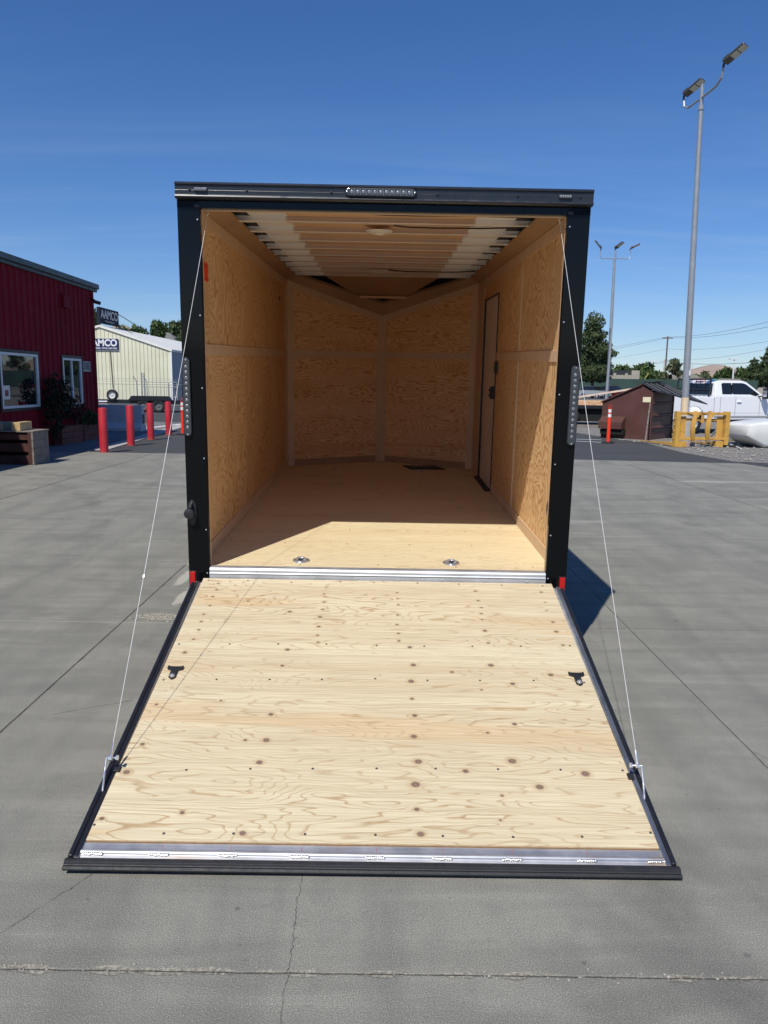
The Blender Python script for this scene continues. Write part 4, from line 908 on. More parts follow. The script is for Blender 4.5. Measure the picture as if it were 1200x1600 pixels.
# ------------------------------------------------------------------ hill, trees and houses beyond the cream building
def hill(name, cx, cy, rx, ry, h, mat, n=40, seed=1, z0=-2):
    b = MB(); nn = 28
    for i in range(n+1):
        for j in range(nn+1):
            u, v = -1+2*i/n, -1+2*j/nn; r = min(1, sqrt(u*u+v*v)); z = z0+(h-z0)*(.5+.5*cos(pi*r))
            z += h*.10*noise.noise(Vector((u*3+seed, v*3, 0)))*(1-r)
            b.v.append(Vector((cx+u*rx, cy+v*ry, z)))
    for i in range(n):
        for j in range(nn): a = i*(nn+1)+j; b.f.append((a, a+1, a+nn+2, a+nn+1))
    return tag(b.build(name, mat, smooth=True), kind='structure')
hill('hill', -75, 230, 90, 80, 15, asphalt_mat('dry_hill', (.20, .17, .10), (.12, .13, .06), .3))
hm = MT('far_tan_hill', (.42, .33, .28), .95, 0, .1); hm.color(hm.mix(hm.rng(hm.noise(.01, 4), .35, .65), (.30, .235, .20), (.36, .28, .23)))
hill('far_hill', 1335, 3200, 360, 300, 95, hm.m, z0=-20, seed=5)
hill('far_hill', 1900, 4200, 900, 500, 62, hm.m, z0=-20, seed=9)
def tree(name, label, loc, h, w_, blobs, n, size, mat, seed, cat='tree', group=None, trunk=.12):
    t = thing(name, label, cat, loc, 0, group); rnd = random.Random(seed)
    b = MB(); b.tube([(0, 0, -.3), (rnd.uniform(-.1, .1), 0, h*.4), (0, 0, h*.85)], [trunk*h*.2, trunk*h*.14, trunk*h*.03], 8)
    for k in range(7):
        z = h*(.25+.08*k); a = rnd.uniform(0, 6.3); b.tube([(0, 0, z), (cos(a)*w_*.3, sin(a)*w_*.3, z+h*.08)], trunk*h*.05, 5, trunk*h*.015)
    b.build('trunk', bark, t); build_leaves(leaf_mesh(blobs, n, size, seed), 'crown', mat, t); return t
def crown(h, w_, kind, seed):
    rnd = random.Random(seed*13+5); o = []
    if kind == 'pine':
        for k in range(16):
            f = k/15; z = h*(.2+.74*f); r = w_*.5*(1-.62*f**1.4)*rnd.uniform(.65, 1.05); a = rnd.uniform(0, 6.3); off = r*rnd.uniform(.25, .6)
            o.append((cos(a)*off, sin(a)*off, z, r*.68, r*.68, h*.07)); o.append((-cos(a+.8)*off, -sin(a+.8)*off, z-h*.02, r*.6, r*.6, h*.06))
    elif kind == 'round':
        for k in range(13):
            a = rnd.uniform(0, 6.3); f = rnd.uniform(0, 1); z = h*(.35+.5*f); r = w_*.5*sqrt(max(.1, 1-(1.7*f-.75)**2))
            o.append((cos(a)*r*.55, sin(a)*r*.55, z, w_*.24, w_*.24, h*.16))
        o.append((0, 0, h*.55, w_*.36, w_*.36, h*.3))
    elif kind == 'wisp':
        for k in range(13):
            a = rnd.uniform(0, 6.3); f = k/12; z = h*(.25+.68*f); r = w_*.38*(1-.5*f)*rnd.uniform(.4, 1.2)
            o.append((cos(a)*r, sin(a)*r, z, w_*.17, w_*.17, h*.07))
    return o
def T_px(name, label, x0, x1, ytop, ybase, Y, kind, mat, n, seed, group=None, cat='tree', leaf=None):
    cx = (x0+x1)/2; top = A(cx, ytop, Y); base = A(cx, ybase, Y); w_ = (x1-x0)*Y/FPX; h = top.z-base.z
    return tree(name, label, (base.x, Y, base.z), h, w_, crown(h, w_, kind, seed), n, leaf or max(.1, Y*.0022), mat, seed, cat, group)
gl = 'trees on the rise behind the cream building'
T_px('tree', 'dark tree showing between the red building corner and the roof sign', 136, 160, 481, 545, 150, 'round', lf_oak, 900, 1, gl)
T_px('tree', 'low olive tree just right of the roof sign', 180, 206, 508, 548, 175, 'round', lf_grey, 700, 2, gl)
T_px('tree', 'low green tree right of centre above the white roof slope', 202, 232, 508, 556, 165, 'round', lf_oak, 900, 3, gl)
T_px('tree', 'tall upright green tree left of the grey roofed house on the rise', 237, 258, 494, 556, 150, 'round', lf_oak, 1200, 4, gl)
T_px('tree', 'dark tree behind the right end of the grey house roof, nearest the trailer post', 262, 300, 495, 560, 190, 'round', lf_pine, 1300, 5, gl)
T_px('tree', 'small dark pointed tree between the upright tree and the grey house', 252, 268, 505, 556, 200, 'pine', lf_pine, 600, 6, gl)
T_px('tree', 'small dark tree right beside the grey house wall', 274, 292, 523, 565, 148, 'round', lf_pine, 500, 7, gl)
def house(name, label, loc, w_, d, h, rh, wall, roof, rz=0, win=2):
    t = thing(name, label, 'house', loc, rz)
    MB().box(-w_/2, w_/2, -d/2, d/2, 0, h).build('wall', wall, t)
    MB().loft([[Vector(p) for p in ((-w_/2-.4, -d/2-.4, h), (w_/2+.4, -d/2-.4, h), (w_/2+.4, d/2+.4, h), (-w_/2-.4, d/2+.4, h))], [Vector(p) for p in ((-w_/2+d*.35, -.1, h+rh), (w_/2-d*.35, -.1, h+rh), (w_/2-d*.35, .1, h+rh), (-w_/2+d*.35, .1, h+rh))]]).build('roof', roof, t)
    for k in range(win):
        x = -w_/2+(k+.5)*w_/win; f = MB().box(x-.6, x+.6, -d/2-.05, -d/2-.001, h*.35, h*.8).build('window', frm, t); MB().box(x-.5, x+.5, -d/2-.06, -d/2-.0505, h*.38, h*.77).build('pane', wgl, f)
    return t
rg = simple('grey_shingles', (.16, .155, .15), .9, 0, .2, 4); hc = simple('beige_stucco', (.45, .38, .30), .8, 0, .1, 1)
p_ = A(259, 548, 165); house('hillside_house', 'house with a grey hipped roof among the trees on the rise behind the cream building', (p_.x, 165, p_.z-.5), 5.2, 5, 2.6, 1.6, hc, rg)
p_ = A(191, 530, 185); house('hillside_house', 'pale house peeking over the white roof beside the sign stay rod', (p_.x, 185, p_.z-.5), 5, 4, 2.6, 1.0, simple('tan_stucco', (.5, .38, .28), .8), simple('tan_tiles', (.35, .26, .2), .8))

# ------------------------------------------------------------------ light poles
ledpan = simple('led_panel', (.50, .49, .42), .35, 0, .1, 40); headm = simple('dark_bronze_housing', (.045, .042, .04), .45, 0, .2, 8)
def lamp_head(par, loc, yaw, tilt):
    h = MB().box(-.02, .60, -.155, .155, -.03, .05).build('lamp_head', headm, par, bevel=.02)
    h.location = loc; h.rotation_euler = Euler((0, -tilt, yaw))
    MB().box(.20, .385, -.145, .145, -.036, -.0305).build('led_panel', ledpan, h); MB().box(.41, .595, -.145, .145, -.036, -.0305).build('led_panel', ledpan, h)
    b = MB()
    for k in range(5): b.box(.02, .18, -.12+.055*k, -.10+.055*k, .051, .085)
    b.build('cooling_fins', headm, h)
    MB().tube([(-.10, 0, -.08), (-.05, 0, .0), (.03, 0, .01)], .035, 8).build('head_joint', headm, h)
    return h
P1b = Vector((9.15, 23.8, 0)); P1t = Vector((8.93, 23.8, 9.95))
lp = thing('light_pole', 'tall grey steel light pole with a tan painted foot rising behind the yellow fork frame', 'light pole', P1b)
dlt = P1t-P1b; polem = simple('grey_pole_paint', (.33, .35, .37), .4, .3, .1, 3)
at_ = lambda z: Vector((dlt.x*z/dlt.z, 0, z))
MB().tube([at_(1.34), at_(5), at_(9.6)], [.105, .09, .062], 20).build('pole', polem, lp, smooth=True)
MB().tube([at_(.80), at_(1.338)], .1155, 20).build('tan_foot', simple('tan_paint', (.72, .56, .36), .6, 0, .1, 5), lp, smooth=True)
MB().lathe([(.27, 0), (.27, .74), (.25, .78), (.15, .80)], n=24).build('concrete_footing', simple('grey_footing', (.35, .35, .34), .85, 0, .1, 5), lp, smooth=True)
MB().box(.075, .11, -.12, -.09, 2.2, 2.32).box(-.02, .02, -.14, -.10, 2.0, 2.16).build('pole_tag', frm, lp)
MB().tube([at_(9.5), at_(9.62)], .085, 12).tube([at_(9.62), at_(10.1)], .055, 12).build('pole_cap', polem, lp)
for s in (1, -1):
    t0_ = at_(9.82); d_ = Vector((.08, -1.15, 0))*s
    MB().tube([t0_, t0_+d_*.75+Vector((0, 0, .02)), t0_+d_*.98+Vector((0, 0, .14)), t0_+d_*1.04+Vector((0, 0, .38))], .032, 8).build('lamp_arm', polem, lp, smooth=True)
    lamp_head(lp, t0_+d_*1.04+Vector((.03, -.03, .48)), atan2(-.62, .60), radians(30))
MB().tube([at_(10.1), at_(10.2)], .03, 8).build('pole_tip', polem, lp)
P2 = Vector((16.9, 59.7, 0)); lp2 = thing('light_pole', 'slimmer distant light pole with three lamp heads in front of the big pine', 'light pole', P2)
MB().tube([(0, 0, 0), (0, 0, 6), (-.05, 0, 11.0)], [.15, .125, .09], 14).build('pole', polem, lp2, smooth=True)
MB().tube([(0, 0, 11.0), (0, 0, 11.6)], .07, 8).tube([(-1.12, 0, 11.6), (-1.12, 0, 11.15), (-1.0, 0, 11.02), (1.0, 0, 11.02), (1.12, 0, 11.15), (1.12, 0, 11.6)], .035, 8).build('cross_arm', polem, lp2)
for x, yaw, tl in ((-1.12, radians(150), .9), (0, radians(-50), .55), (1.12, radians(-15), .45)):
    hd = lamp_head(lp2, (x, 0, 11.75), yaw, tl); hd.scale = (1.15, 1.15, 1.15)

# ------------------------------------------------------------------ brown dumpster
brn = MT('brown_painted_steel', (.085, .038, .030), .5, 0, .35)
brn.color(brn.mix(brn.rng(brn.noise(1.3, 5), .35, .7), (.088, .038, .030), (.125, .060, .048))); brn = brn.m
d1 = Vector((.76, -.65, 0)).normalized(); pc = G(1014, 687.5)
DU = thing('dumpster', 'brown steel dumpster with a raised black plastic lid on the gravel right of the trailer', 'dumpster', pc, atan2(d1.y, d1.x))
L_ = 1.62; Wd = 1.83
prf = [(-L_, .0), (-L_, 1.12), (-.30, 1.68), (0, 1.50), (0, 0)]
b = MB()
b.prism([(u, 0, z) for u, z in prf], (0, .0, 0), (0, .05, 0)); b.prism([(u, 0, z) for u, z in prf], (0, Wd-.05, 0), (0, Wd, 0))
b.box(-.05, .0, .051, Wd-.051, .0, 1.48); b.box(-L_, -L_+.05, .051, Wd-.051, 0, 1.10); b.box(-L_+.051, -.051, .051, Wd-.051, .03, .06)
b.build('bin_body', brn, DU)
b = MB()
for z in (.38, .76, 1.14): b.prism([(0, 0, z-.045), (.045, 0, z-.02), (.045, 0, z+.02), (0, 0, z+.045)], (.0005, .06, 0), (.0005, Wd-.06, 0))
b.box(.001, .03, .0, .05, 0, 1.49).box(.001, .03, Wd-.05, Wd, 0, 1.49); b.build('side_rib', brn, DU)
b = MB(); b.prism([(-L_-.04, 0, 1.12), (-.32, 0, 1.70), (-.32, 0, 1.735), (-L_-.04, 0, 1.155)], (0, -.06, 0), (0, Wd+.04, 0)); b.build('top_plate', brn, DU)
# fork pocket on the near face
b = MB(); x0, x1 = -1.60, -.78
b.prism([(0, -.001, .70), (0, -.28, .52), (0, -.28, .30), (0, -.001, .30)], (x0, 0, 0), (x1-.03, 0, 0)); b.build('fork_pocket', brn, DU, bevel=.006)
MB().box(x0+.04, x1-.0, -.20, -.001, .13, .28).build('pocket_recess', MT('pocket_black', (.008, .008, .008), .9).m, DU)
MB().box(-.28, -.03, -.008, -.0005, 1.17, 1.33).build('notice_label', simple('cream_label', (.75, .68, .45), .5), DU)
lid = MB(); tk = .035
q4 = [Vector((-.34, -.05, 1.742)), Vector((.14, -.07, 1.50)), Vector((1.10, Wd+.02, 1.10)), Vector((-.34, Wd+.05, 1.742))]
lid.add(q4+[p+Vector((0, 0, tk)) for p in q4], [(0, 1, 2, 3), (7, 6, 5, 4), (0, 4, 5, 1), (1, 5, 6, 2), (2, 6, 7, 3), (3, 7, 4, 0)])
ld_ = lid.build('lid', simple('black_plastic_lid', (.022, .024, .028), .62, 0, .25, 6), DU, bevel=.01)
b = MB()
for t in (.12, .3, .5, .7, .88):
    a_, e_2 = q4[0].lerp(q4[3], t)+Vector((0, 0, tk)), q4[1].lerp(q4[2], t)+Vector((0, 0, tk)); dd = (e_2-a_)
    b.tube([a_+dd*.08, a_+dd*.92], .022, 6)
b.build('lid_rib', rub, ld_)
MB().box(-.30, -.10, .9, 1.2, 1.70, 1.83).box(-.36, -.30, .2, 1.5, 1.765, 1.80).build('lid_hinge', satin, DU)
# wooden stake leaning on the dumpster corner
s0, s1 = G(1008, 692), A(1016, 630, 24.35)
st_ = thing('wooden_stake', 'thin weathered wooden stake leaning against the near corner of the dumpster', 'stake', s0)
dv = s1-s0; MB().tube([(0, 0, 0), dv], .022, 4).build('stake', boxg, st_)

# ------------------------------------------------------------------ yellow fork frame
yel = MT('yellow_machine_paint', (.62, .33, .05), .45, 0, .4)
yel.color(yel.mix(yel.rng(yel.noise(3, 6, .65), .5, .68), (.62, .35, .07), (.40, .22, .07))); yel = yel.m
fl = G(1053, 698.7); fr = G(1141, 693.0); dfy = (fr-fl); FL = 1.60
FY = thing('fork_carriage', 'yellow steel forklift carriage with two curved uprights standing on the gravel', 'fork carriage', fl, radians(9))
H = .99
MB().box(0, .12, -.05, .13, 0, H).build('end_post', yel, FY, bevel=.008); MB().box(FL-.12, FL, -.05, .13, .06, H).build('end_post', yel, FY, bevel=.008)
for z0, z1, nm in ((H-.10, H-.02, 'top_rail'), (.20, .28, 'bottom_rail')): MB().box(.121, FL-.121, -.04, .04, z0, z1).build(nm, yel, FY, bevel=.006)
MB().box(.121, FL-.121, .06, .12, H-.27, H-.20).build('rear_rail', yel, FY, bevel=.006)
for x0 in (.14, FL-.34): MB().box(x0, x0+.19, .045, .059, .281, H-.14).build('back_plate', yel, FY, bevel=.004)
for x0 in (.13, FL-.36): MB().box(x0, x0+.22, -.03, .18, .0, .17).build('foot', yel, FY, bevel=.008)
for xc in (.56, 1.0 if FL > 1.4 else FL*.62):
    b = MB(); rings = []
    for k in range(12):
        t = k/11; z = .17+t*(H-.15); x = xc+.10*sin(pi*t)*-1+.05*(t-.5) + (.09*max(0, t-.8)*5*-.3); wd = .045+.018*sin(pi*t)
        y = -.05-.09*sin(pi*t)
        rings.append([Vector((x-wd, y, z)), Vector((x+wd, y, z)), Vector((x+wd, y+.06, z)), Vector((x-wd, y+.06, z))])
    b.loft(rings).build('curved_upright', yel, FY, bevel=.006)
    MB().prism([(xc-.28, -.062, H-.03), (xc+.1, -.062, H-.10), (xc+.06, -.062, H-.17), (xc-.05, -.062, H-.11)], (0, 0, 0), (0, .02, 0)).build('gusset', yel, FY)
MB().box(.72, .80, -.06, -.041, H-.32, H-.10).tube([(.74, -.05, H-.30), (.66, -.05, H-.24), (.56, -.05, H-.25)], .02, 6).build('latch_bar', yel, FY, bevel=.004)
for z in (.25, .45, .62, .8): MB().tube([(-.025, .04, z), (0, .04, z)], .018, 8).build('side_bolt', yel, FY)
def fork_arm(label, p, q_):
    t = thing('lifting_fork', label, 'fork', p); d = q_-p; L2 = d.length; t.rotation_euler = (0, 0, atan2(d.y, d.x))
    MB().prism([(0, -.06, .02), (0, .06, .02), (0, .06, .04), (0, -.06, .04)], (0, 0, 0), (L2*.02, 0, 0)).loft([[Vector((0, -.05, .03)), Vector((0, .05, .03)), Vector((0, .05, .05)), Vector((0, -.05, .05))], [Vector((L2, -.07, .03)), Vector((L2, .07, .03)), Vector((L2, .07, .12)), Vector((L2, -.07, .12))]]).build('arm', yel, t, bevel=.005); return t
fork_arm('yellow tapered lifting fork lying on the gravel in front of the dumpster', G(1002, 690.5), G(1052, 697.5))
fork_arm('yellow lifting fork lying under the middle of the fork carriage', G(1083, 692), G(1120, 698))
# pipes and scrap beside it
pp = simple('grey_pvc', (.55, .55, .52), .5, 0, .15, 5); rnd = random.Random(4)
for k, (a_, e_2, r_, lab, m_) in enumerate([((1141, 675), (1158, 690), .035, 'grey plastic pipe leaning from the fork carriage down to the yellow cap', pp),
        ((1103, 690), (1120, 672), .03, 'pale pipe leaning behind the fork carriage', pp),
        ((1135, 693), (1156, 690), .03, 'short pale pipe lying in the scrap right of the fork carriage', pp),
        ((1140, 694), (1158, 701), .02, 'thin white pipe lying nearest the asphalt right of the fork carriage', frm),
        ((1128, 696), (1160, 698), .03, 'black pipe lying in the scrap right of the fork carriage', rub),
        ((1160, 690), (1173, 694), .025, 'tan pipe end lying between the yellow cap and the white tank', simple('tan_pipe', (.5, .4, .25), .6))]):
    zA = .62 if a_[1] < 680 else r_+.01; zB = .62 if e_2[1] < 680 else r_+.01
    pa = A(a_[0], a_[1], 22.5) if zA > .5 else G(*a_, z=zA); pb = A(e_2[0], e_2[1], 22.7) if zB > .5 else G(*e_2, z=zB)
    t = thing('pipe', lab, 'pipe', (pa.x, pa.y, 0)); b = MB().tube([(0, 0, pa.z), (pb.x-pa.x, pb.y-pa.y, pb.z)], r_, 10).build('pipe_body', m_, t, smooth=True)
cpp = G(1158, 689); t = thing('yellow_cap', 'round yellow cap lying on scrap left of the white tank', 'cap', cpp)
MB().lathe([(.10, .05), (.11, .10), (.10, .16), (.03, .18)], n=16).build('cap', simple('bright_yellow_plastic', (.75, .55, .12), .45), t, smooth=True)
MB().box(-.5, .12, -.06, .06, 0, .05).build('cap_mount', simple('olive_bar', (.2, .16, .08), .6), t)
# faded slab lying beneath
slab = thing('paver_stack', 'small faded pink paver stack under the fork carriage', 'pavers', G(1075, 697)); MB().box(-.2, .2, -.1, .1, 0, .05).box(-.18, .17, -.09, .1, .052, .10).build('pavers', simple('pink_paver', (.42, .30, .28), .85, 0, .25, 14), slab)
# white tank
tkm = MT('white_poly_tank', (.72, .73, .70), .35, 0, .4); tkm.color(tkm.mix(tkm.rng(tkm.noise(2, 4), .35, .7), (.74, .75, .72), (.66, .66, .62))); tkm = tkm.m
tk_ = thing('poly_tank', 'translucent white plastic tank lying on the gravel at the right edge', 'tank', G(1192, 699)+Vector((.35, .4, 0)), radians(14))
b = MB(); rings = []
for x, zb_, zt_, yw in ((-1.12, .34, .60, .46), (-1.07, .28, .655, .52), (-.9, .18, .70, .55), (-.55, .0, .74, .56), (.5, 0, .80, .56), (1.3, 0, .80, .56)):
    r = []
    for k in range(20):
        a = 2*pi*k/20; cx_ = abs(cos(a))**.25*(1 if cos(a) > 0 else -1); sz = abs(sin(a))**.25*(1 if sin(a) > 0 else -1)
        r.append(Vector((x, cx_*yw, (zb_+zt_)/2+sz*(zt_-zb_)/2)))
    rings.append(r)
b.loft(rings).build('tank_body', tkm, tk_, smooth=True)
for y in (-.25, .1): MB().loft([[Vector((x, y-.05, z)) for x, z in ((-1.0, .64),)]*1+[Vector((-1.0, y+.05, .64)), Vector((-1.0, y+.05, .66)), Vector((-1.0, y-.05, .66))], [Vector((1.2, y-.05, .79)), Vector((1.2, y+.05, .79)), Vector((1.2, y+.05, .825)), Vector((1.2, y-.05, .825))]]).build('moulded_rib', tkm, tk_, bevel=.01)

# ------------------------------------------------------------------ white pickup truck
wp = MT('white_car_paint', (.90, .91, .92), .22, 0, .5); wp.b.inputs['Coat Weight'].default_value = .6; wp = wp.m
cgl = MT('tinted_car_glass', (.012, .014, .015), .03, 0, .8).m
TK = thing('pickup_truck', 'white crew cab pickup truck with a black headache rack parked behind the yellow fork carriage', 'truck', (0, 0, 0))
hd_ = radians(19); Wt = 1.95
org = Vector((9.98, 27.5, 0)); TK.location = org; TK.rotation_euler = (0, 0, hd_); TK.scale = (1, 1, .93)
# local x forward along the truck (rear bumper at -.3), near side y=0, far side y=+Wt
def side_prism(poly, y0, y1): return MB().prism([(x, 0, z) for x, z in poly], (0, y0, 0), (0, y1, 0))
def arch(cx, r, z0, n=9): return [(cx-r*cos(pi*k/(n-1)), z0+r*sin(pi*k/(n-1))*1.0) for k in range(n)]
lower = [(-.05, .56)]+arch(1.10, .52, .54)+arch(4.95, .52, .54)+[(6.15, .56), (6.22, .95), (6.18, 1.30), (6.0, 1.40), (4.15, 1.45), (1.98, 1.45), (1.93, 1.42), (-.05, 1.42)]
b = MB(); 
def body_ring(y): return [Vector((x, y, z)) for x, z in lower]

b = MB(); b.prism([(x, 0, z) for x, z in lower], (0, 0, 0), (0, .07, 0)); b.prism([(x, 0, z) for x, z in lower], (0, Wt-.07, 0), (0, Wt, 0))
b.box(-.05, 0, .071, Wt-.071, .62, 1.42).box(1.93, 1.99, .071, Wt-.071, .7, 1.44).box(0, 1.93, .071, Wt-.071, .82, .86)
b.box(4.15, 5.9, .071, Wt-.071, 1.0, 1.43).box(1.991, 4.15, .071, Wt-.071, .66, 1.44)
b.build('body', wp, TK, bevel=.025)
cabp = [(2.02, 1.45), (2.10, 1.98), (2.25, 2.06), (3.30, 2.06), (3.50, 2.01), (4.30, 1.45)]
b = MB(); rings = []
for x, z in cabp: rings.append([Vector((x, .03+.14*max(0, (z-1.45))/.6, z)), Vector((x, Wt-.03-.14*max(0, (z-1.45))/.6, z))])
n_ = len(cabp); vs_ = [r[0] for r in rings]+[r[1] for r in rings]
b.add(vs_, [tuple(range(n_)), tuple(range(n_, 2*n_))[::-1]]+[(i, (i+1) % n_, (i+1) % n_+n_, i+n_) for i in range(n_)]); cabo = b.build('cab', wp, TK, bevel=.03)
def ysid(z): return .03+.14*(z-1.45)/.6-.004
def pane(nm, pts, th=.006, m_=cgl, par=cabo): 
    P = [Vector((x, ysid(z), z)) for x, z in pts]; return MB().add(P+[p+Vector((0, -th, 0)) for p in P], [tuple(range(len(P))), tuple(range(len(P), 2*len(P)))[::-1]]+[(i, (i+1) % len(P), (i+1) % len(P)+len(P), i+len(P)) for i in range(len(P))]).build(nm, m_, par)
pane('rear_side_window', [(2.34, 1.53), (2.34, 1.92), (2.40, 1.96), (2.78, 1.965), (2.78, 1.53)])
pane('front_side_window', [(2.82, 1.53), (2.82, 1.965), (3.30, 1.965), (3.46, 1.92), (4.03, 1.53), (3.85, 1.47), (3.60, 1.53)])
MB().box(2.782, 2.818, ysid(1.6)-.008, ysid(1.6)+.1, 1.5, 1.9).build('door_pillar', satin, cabo)
# rear window
P = [Vector((2.02+.08*(z-1.45)/.53-.012, y, z)) for y, z in ((.22, 1.50), (Wt-.22, 1.50), (Wt-.26, 1.94), (.26, 1.94))]
MB().add(P+[p+Vector((-.008, 0, 0)) for p in P], [(0, 1, 2, 3), (7, 6, 5, 4), (0, 4, 5, 1), (1, 5, 6, 2), (2, 6, 7, 3), (3, 7, 4, 0)]).build('rear_window', cgl, cabo)
P = [Vector((x+.008, y, z+.008)) for x, y, z in ((3.56, .26, 1.975), (3.56, Wt-.26, 1.975), (4.24, Wt-.14, 1.495), (4.24, .14, 1.495))]
MB().add(P+[p+Vector((.006, 0, .006)) for p in P], [(0, 1, 2, 3), (7, 6, 5, 4), (0, 4, 5, 1), (1, 5, 6, 2), (2, 6, 7, 3), (3, 7, 4, 0)]).build('windscreen', cgl, cabo)
seam = MT('panel_gap', (.05, .05, .05), .6).m
for x in (1.97, 2.25, 2.93, 4.05): MB().box(x-.006, x+.006, -.003, -.0005, .72, 1.43).build('panel_gap', seam, TK)
MB().box(2.0, 6.0, -.012, -.0006, .62, .70).build('lower_cladding', simple('grey_cladding', (.35, .36, .37), .5), TK)
MB().box(2.0, 4.2, -.004, -.0006, .80, .812).build('body_crease', simple('shadow_crease', (.5, .5, .5), .4), TK)
for x in (2.98,): MB().box(x, x+.20, -.045, -.0006, 1.22, 1.255).build('door_handle', satin if x > 3 else wp, TK, bevel=.01)
MB().box(2.0, 4.1, -.06, .06, .46, .52).build('running_board', satin, TK, bevel=.01)
for x in (1.10, 4.95): wheel(x, .14, .41, .41, .27, TK, 'Y', galv); wheel(x, Wt-.14, .41, .41, .27, TK, 'Y', galv)
MB().box(0.0, 5.7, .4, 1.55, .45, .66).build('underbody', rub, TK)
mr_ = MB().box(4.00, 4.14, -.36, -.12, 1.36, 1.78).build('wing_mirror', satin, TK, bevel=.03); MB().tube([(3.95, .02, 1.45), (4.05, -.2, 1.48)], .025, 8).build('mirror_arm', satin, mr_)
MB().box(3.99, 3.998, -.34, -.16, 1.45, 1.69).build('mirror_glass', chrome, mr_)
# headache rack
b = MB()
for y in (.12, Wt-.12): b.tube([(1.80, y, 1.42), (1.86, y, 2.16)], .035, 6)
b.tube([(1.86, .12, 2.10), (1.86, Wt-.12, 2.10)], .03, 6).tube([(1.84, .12, 1.72), (1.84, Wt-.12, 1.72)], .018, 6)
for k in range(6): b.tube([(1.82, .4+k*.23, 1.5), (1.85, .4+k*.23, 2.1)], .012, 5)
b.build('headache_rack', satin, TK)
MB().box(2.05, 2.16, .75, 1.2, 2.06, 2.10).build('third_brake_light', lens_red, TK)
MB().box(2.7, 2.82, .9, 1.02, 2.062, 2.12).build('roof_antenna', simple('teal_lamp', (.1, .3, .28), .4), TK, bevel=.02)
MB().box(-.07, -.051, .02, .16, .95, 1.3).box(-.07, -.051, Wt-.16, Wt-.02, .95, 1.3).build('tail_lamp', lens_red, TK)
MB().box(-.25, -.06, .1, Wt-.1, .55, .72).build('rear_bumper', chrome, TK, bevel=.03)

# ------------------------------------------------------------------ far cars, lumber trailer
def car(name, label, loc, rz, paint_, sc=1.0):
    t = thing(name, label, 'car', loc, rz, 'cars parked in the far lot'); t.scale = (sc, sc, sc)
    low = [(-2.2, .3)]+arch(-1.35, .38, .32)+arch(1.4, .38, .32)+[(2.25, .35), (2.3, .75), (2.0, .95), (1.1, 1.08), (-2.1, 1.08), (-2.28, .8)]
    b = MB(); b.prism([(x, 0, z) for x, z in low], (0, -.9, 0), (0, -.6, 0)); b.prism([(x, 0, z) for x, z in low], (0, .6, 0), (0, .9, 0)); b.prism([(-2.2, 0, .4), (2.25, 0, .4), (2.3, 0, .75), (2.0, 0, .94), (1.1, 0, 1.07), (-2.1, 0, 1.07), (-2.25, 0, .8)], (0, -.599, 0), (0, .599, 0))
    bd = b.build('body', paint_, t, bevel=.03)
    rings = []
    for x, z, iw in ((-2.0, 1.08, .05), (-1.7, 1.55, .18), (-1.3, 1.64, .2), (.2, 1.64, .2), (1.15, 1.08, .06)): rings.append([Vector((x, -.88+iw, z)), Vector((x, .88-iw, z))])
    n_ = 5; vs_ = [r[0] for r in rings]+[r[1] for r in rings]
    MB().add(vs_, [tuple(range(n_)), tuple(range(n_, 2*n_))[::-1]]+[(i, (i+1) % n_, (i+1) % n_+n_, i+n_) for i in range(n_)]).build('cabin', cgl, t, bevel=.02)
    MB().box(-1.5, .25, -.66, .66, 1.642, 1.67).build('roof', paint_, t, bevel=.01)
    for x in (-1.35, 1.4):
        for y in (-.80, .80): wheel(x, y, .34, .34, .2, t, 'Y', galv)
    for y in (-.65, .65): MB().box(2.24, 2.31, y-.18, y+.18, .72, .86).build('headlight', lensc, t, bevel=.02)
    MB().box(2.26, 2.32, -.4, .4, .5, .68).build('grille', satin, t)
    return t
c0 = A(929, 622.3, 108); car('parked_car', 'small silver hatchback parked far off left of the distant light pole', (c0.x, 108, c0.z), radians(-62), simple('silver_paint', (.5, .51, .53), .3, .5))
c1 = A(958, 622.5, 108); car('parked_car', 'dark red car parked beside the silver hatchback, half hidden by the dumpster', (c1.x, 108, c1.z), radians(-58), simple('maroon_paint', (.10, .015, .015), .3))
c2 = A(1200, 612, 60); car('parked_car', 'white vehicle just visible at the right edge behind the pickup', (c2.x+1.0, 60, 0), radians(170), wp)
lt = thing('lumber_trailer', 'low dark flatbed trailer loaded with sawn planks, between the black trailer and the dumpster', 'trailer', (9.35, 33.2, 0), radians(-12))
MB().box(-3.5, 1.0, -.1, 2, .70, .84).build('bed_frame', satin, lt); MB().box(-.05, .95, -.13, -.101, .76, .84).build('red_rub_rail', lens_red, lt)
MB().box(-3.5, 1.0, -.12, 2, .842, 1.0).build('plank_layer', simple('orange_sawn_planks', (.62, .36, .20), .7, 0, .25, 5), lt, bevel=.006)
MB().box(-3.5, .98, -.11, 1.9, 1.002, 1.04).build('plank_layer', simple('pale_planks', (.66, .45, .28), .7, 0, .2, 6), lt)
for x in (-2.3, -1.4): wheel(x, .0, .36, .36, .22, lt, 'Y', simple('dark_rim', (.05, .05, .05), .6))
MB().box(-3.4, .8, .1, 1.8, .15, .695).build('underframe', MT('dark_underframe', (.008, .008, .008), .9).m, lt)
b = MB(); b.prism([(-1.6, 0, 1.045), (2.2, 0, 1.70), (2.2, 0, 1.76), (-1.6, 0, 1.10)], (0, .7, 0), (0, 1.8, 0)); t = thing('plank_stack', 'slanting stack of pale planks rising over the lumber trailer behind the dumpster', 'planks', (9.35, 33.2, 0), radians(-12)); b.build('plank', simple('pale_planks_b', (.62, .50, .38), .7, 0, .25, 6), t)
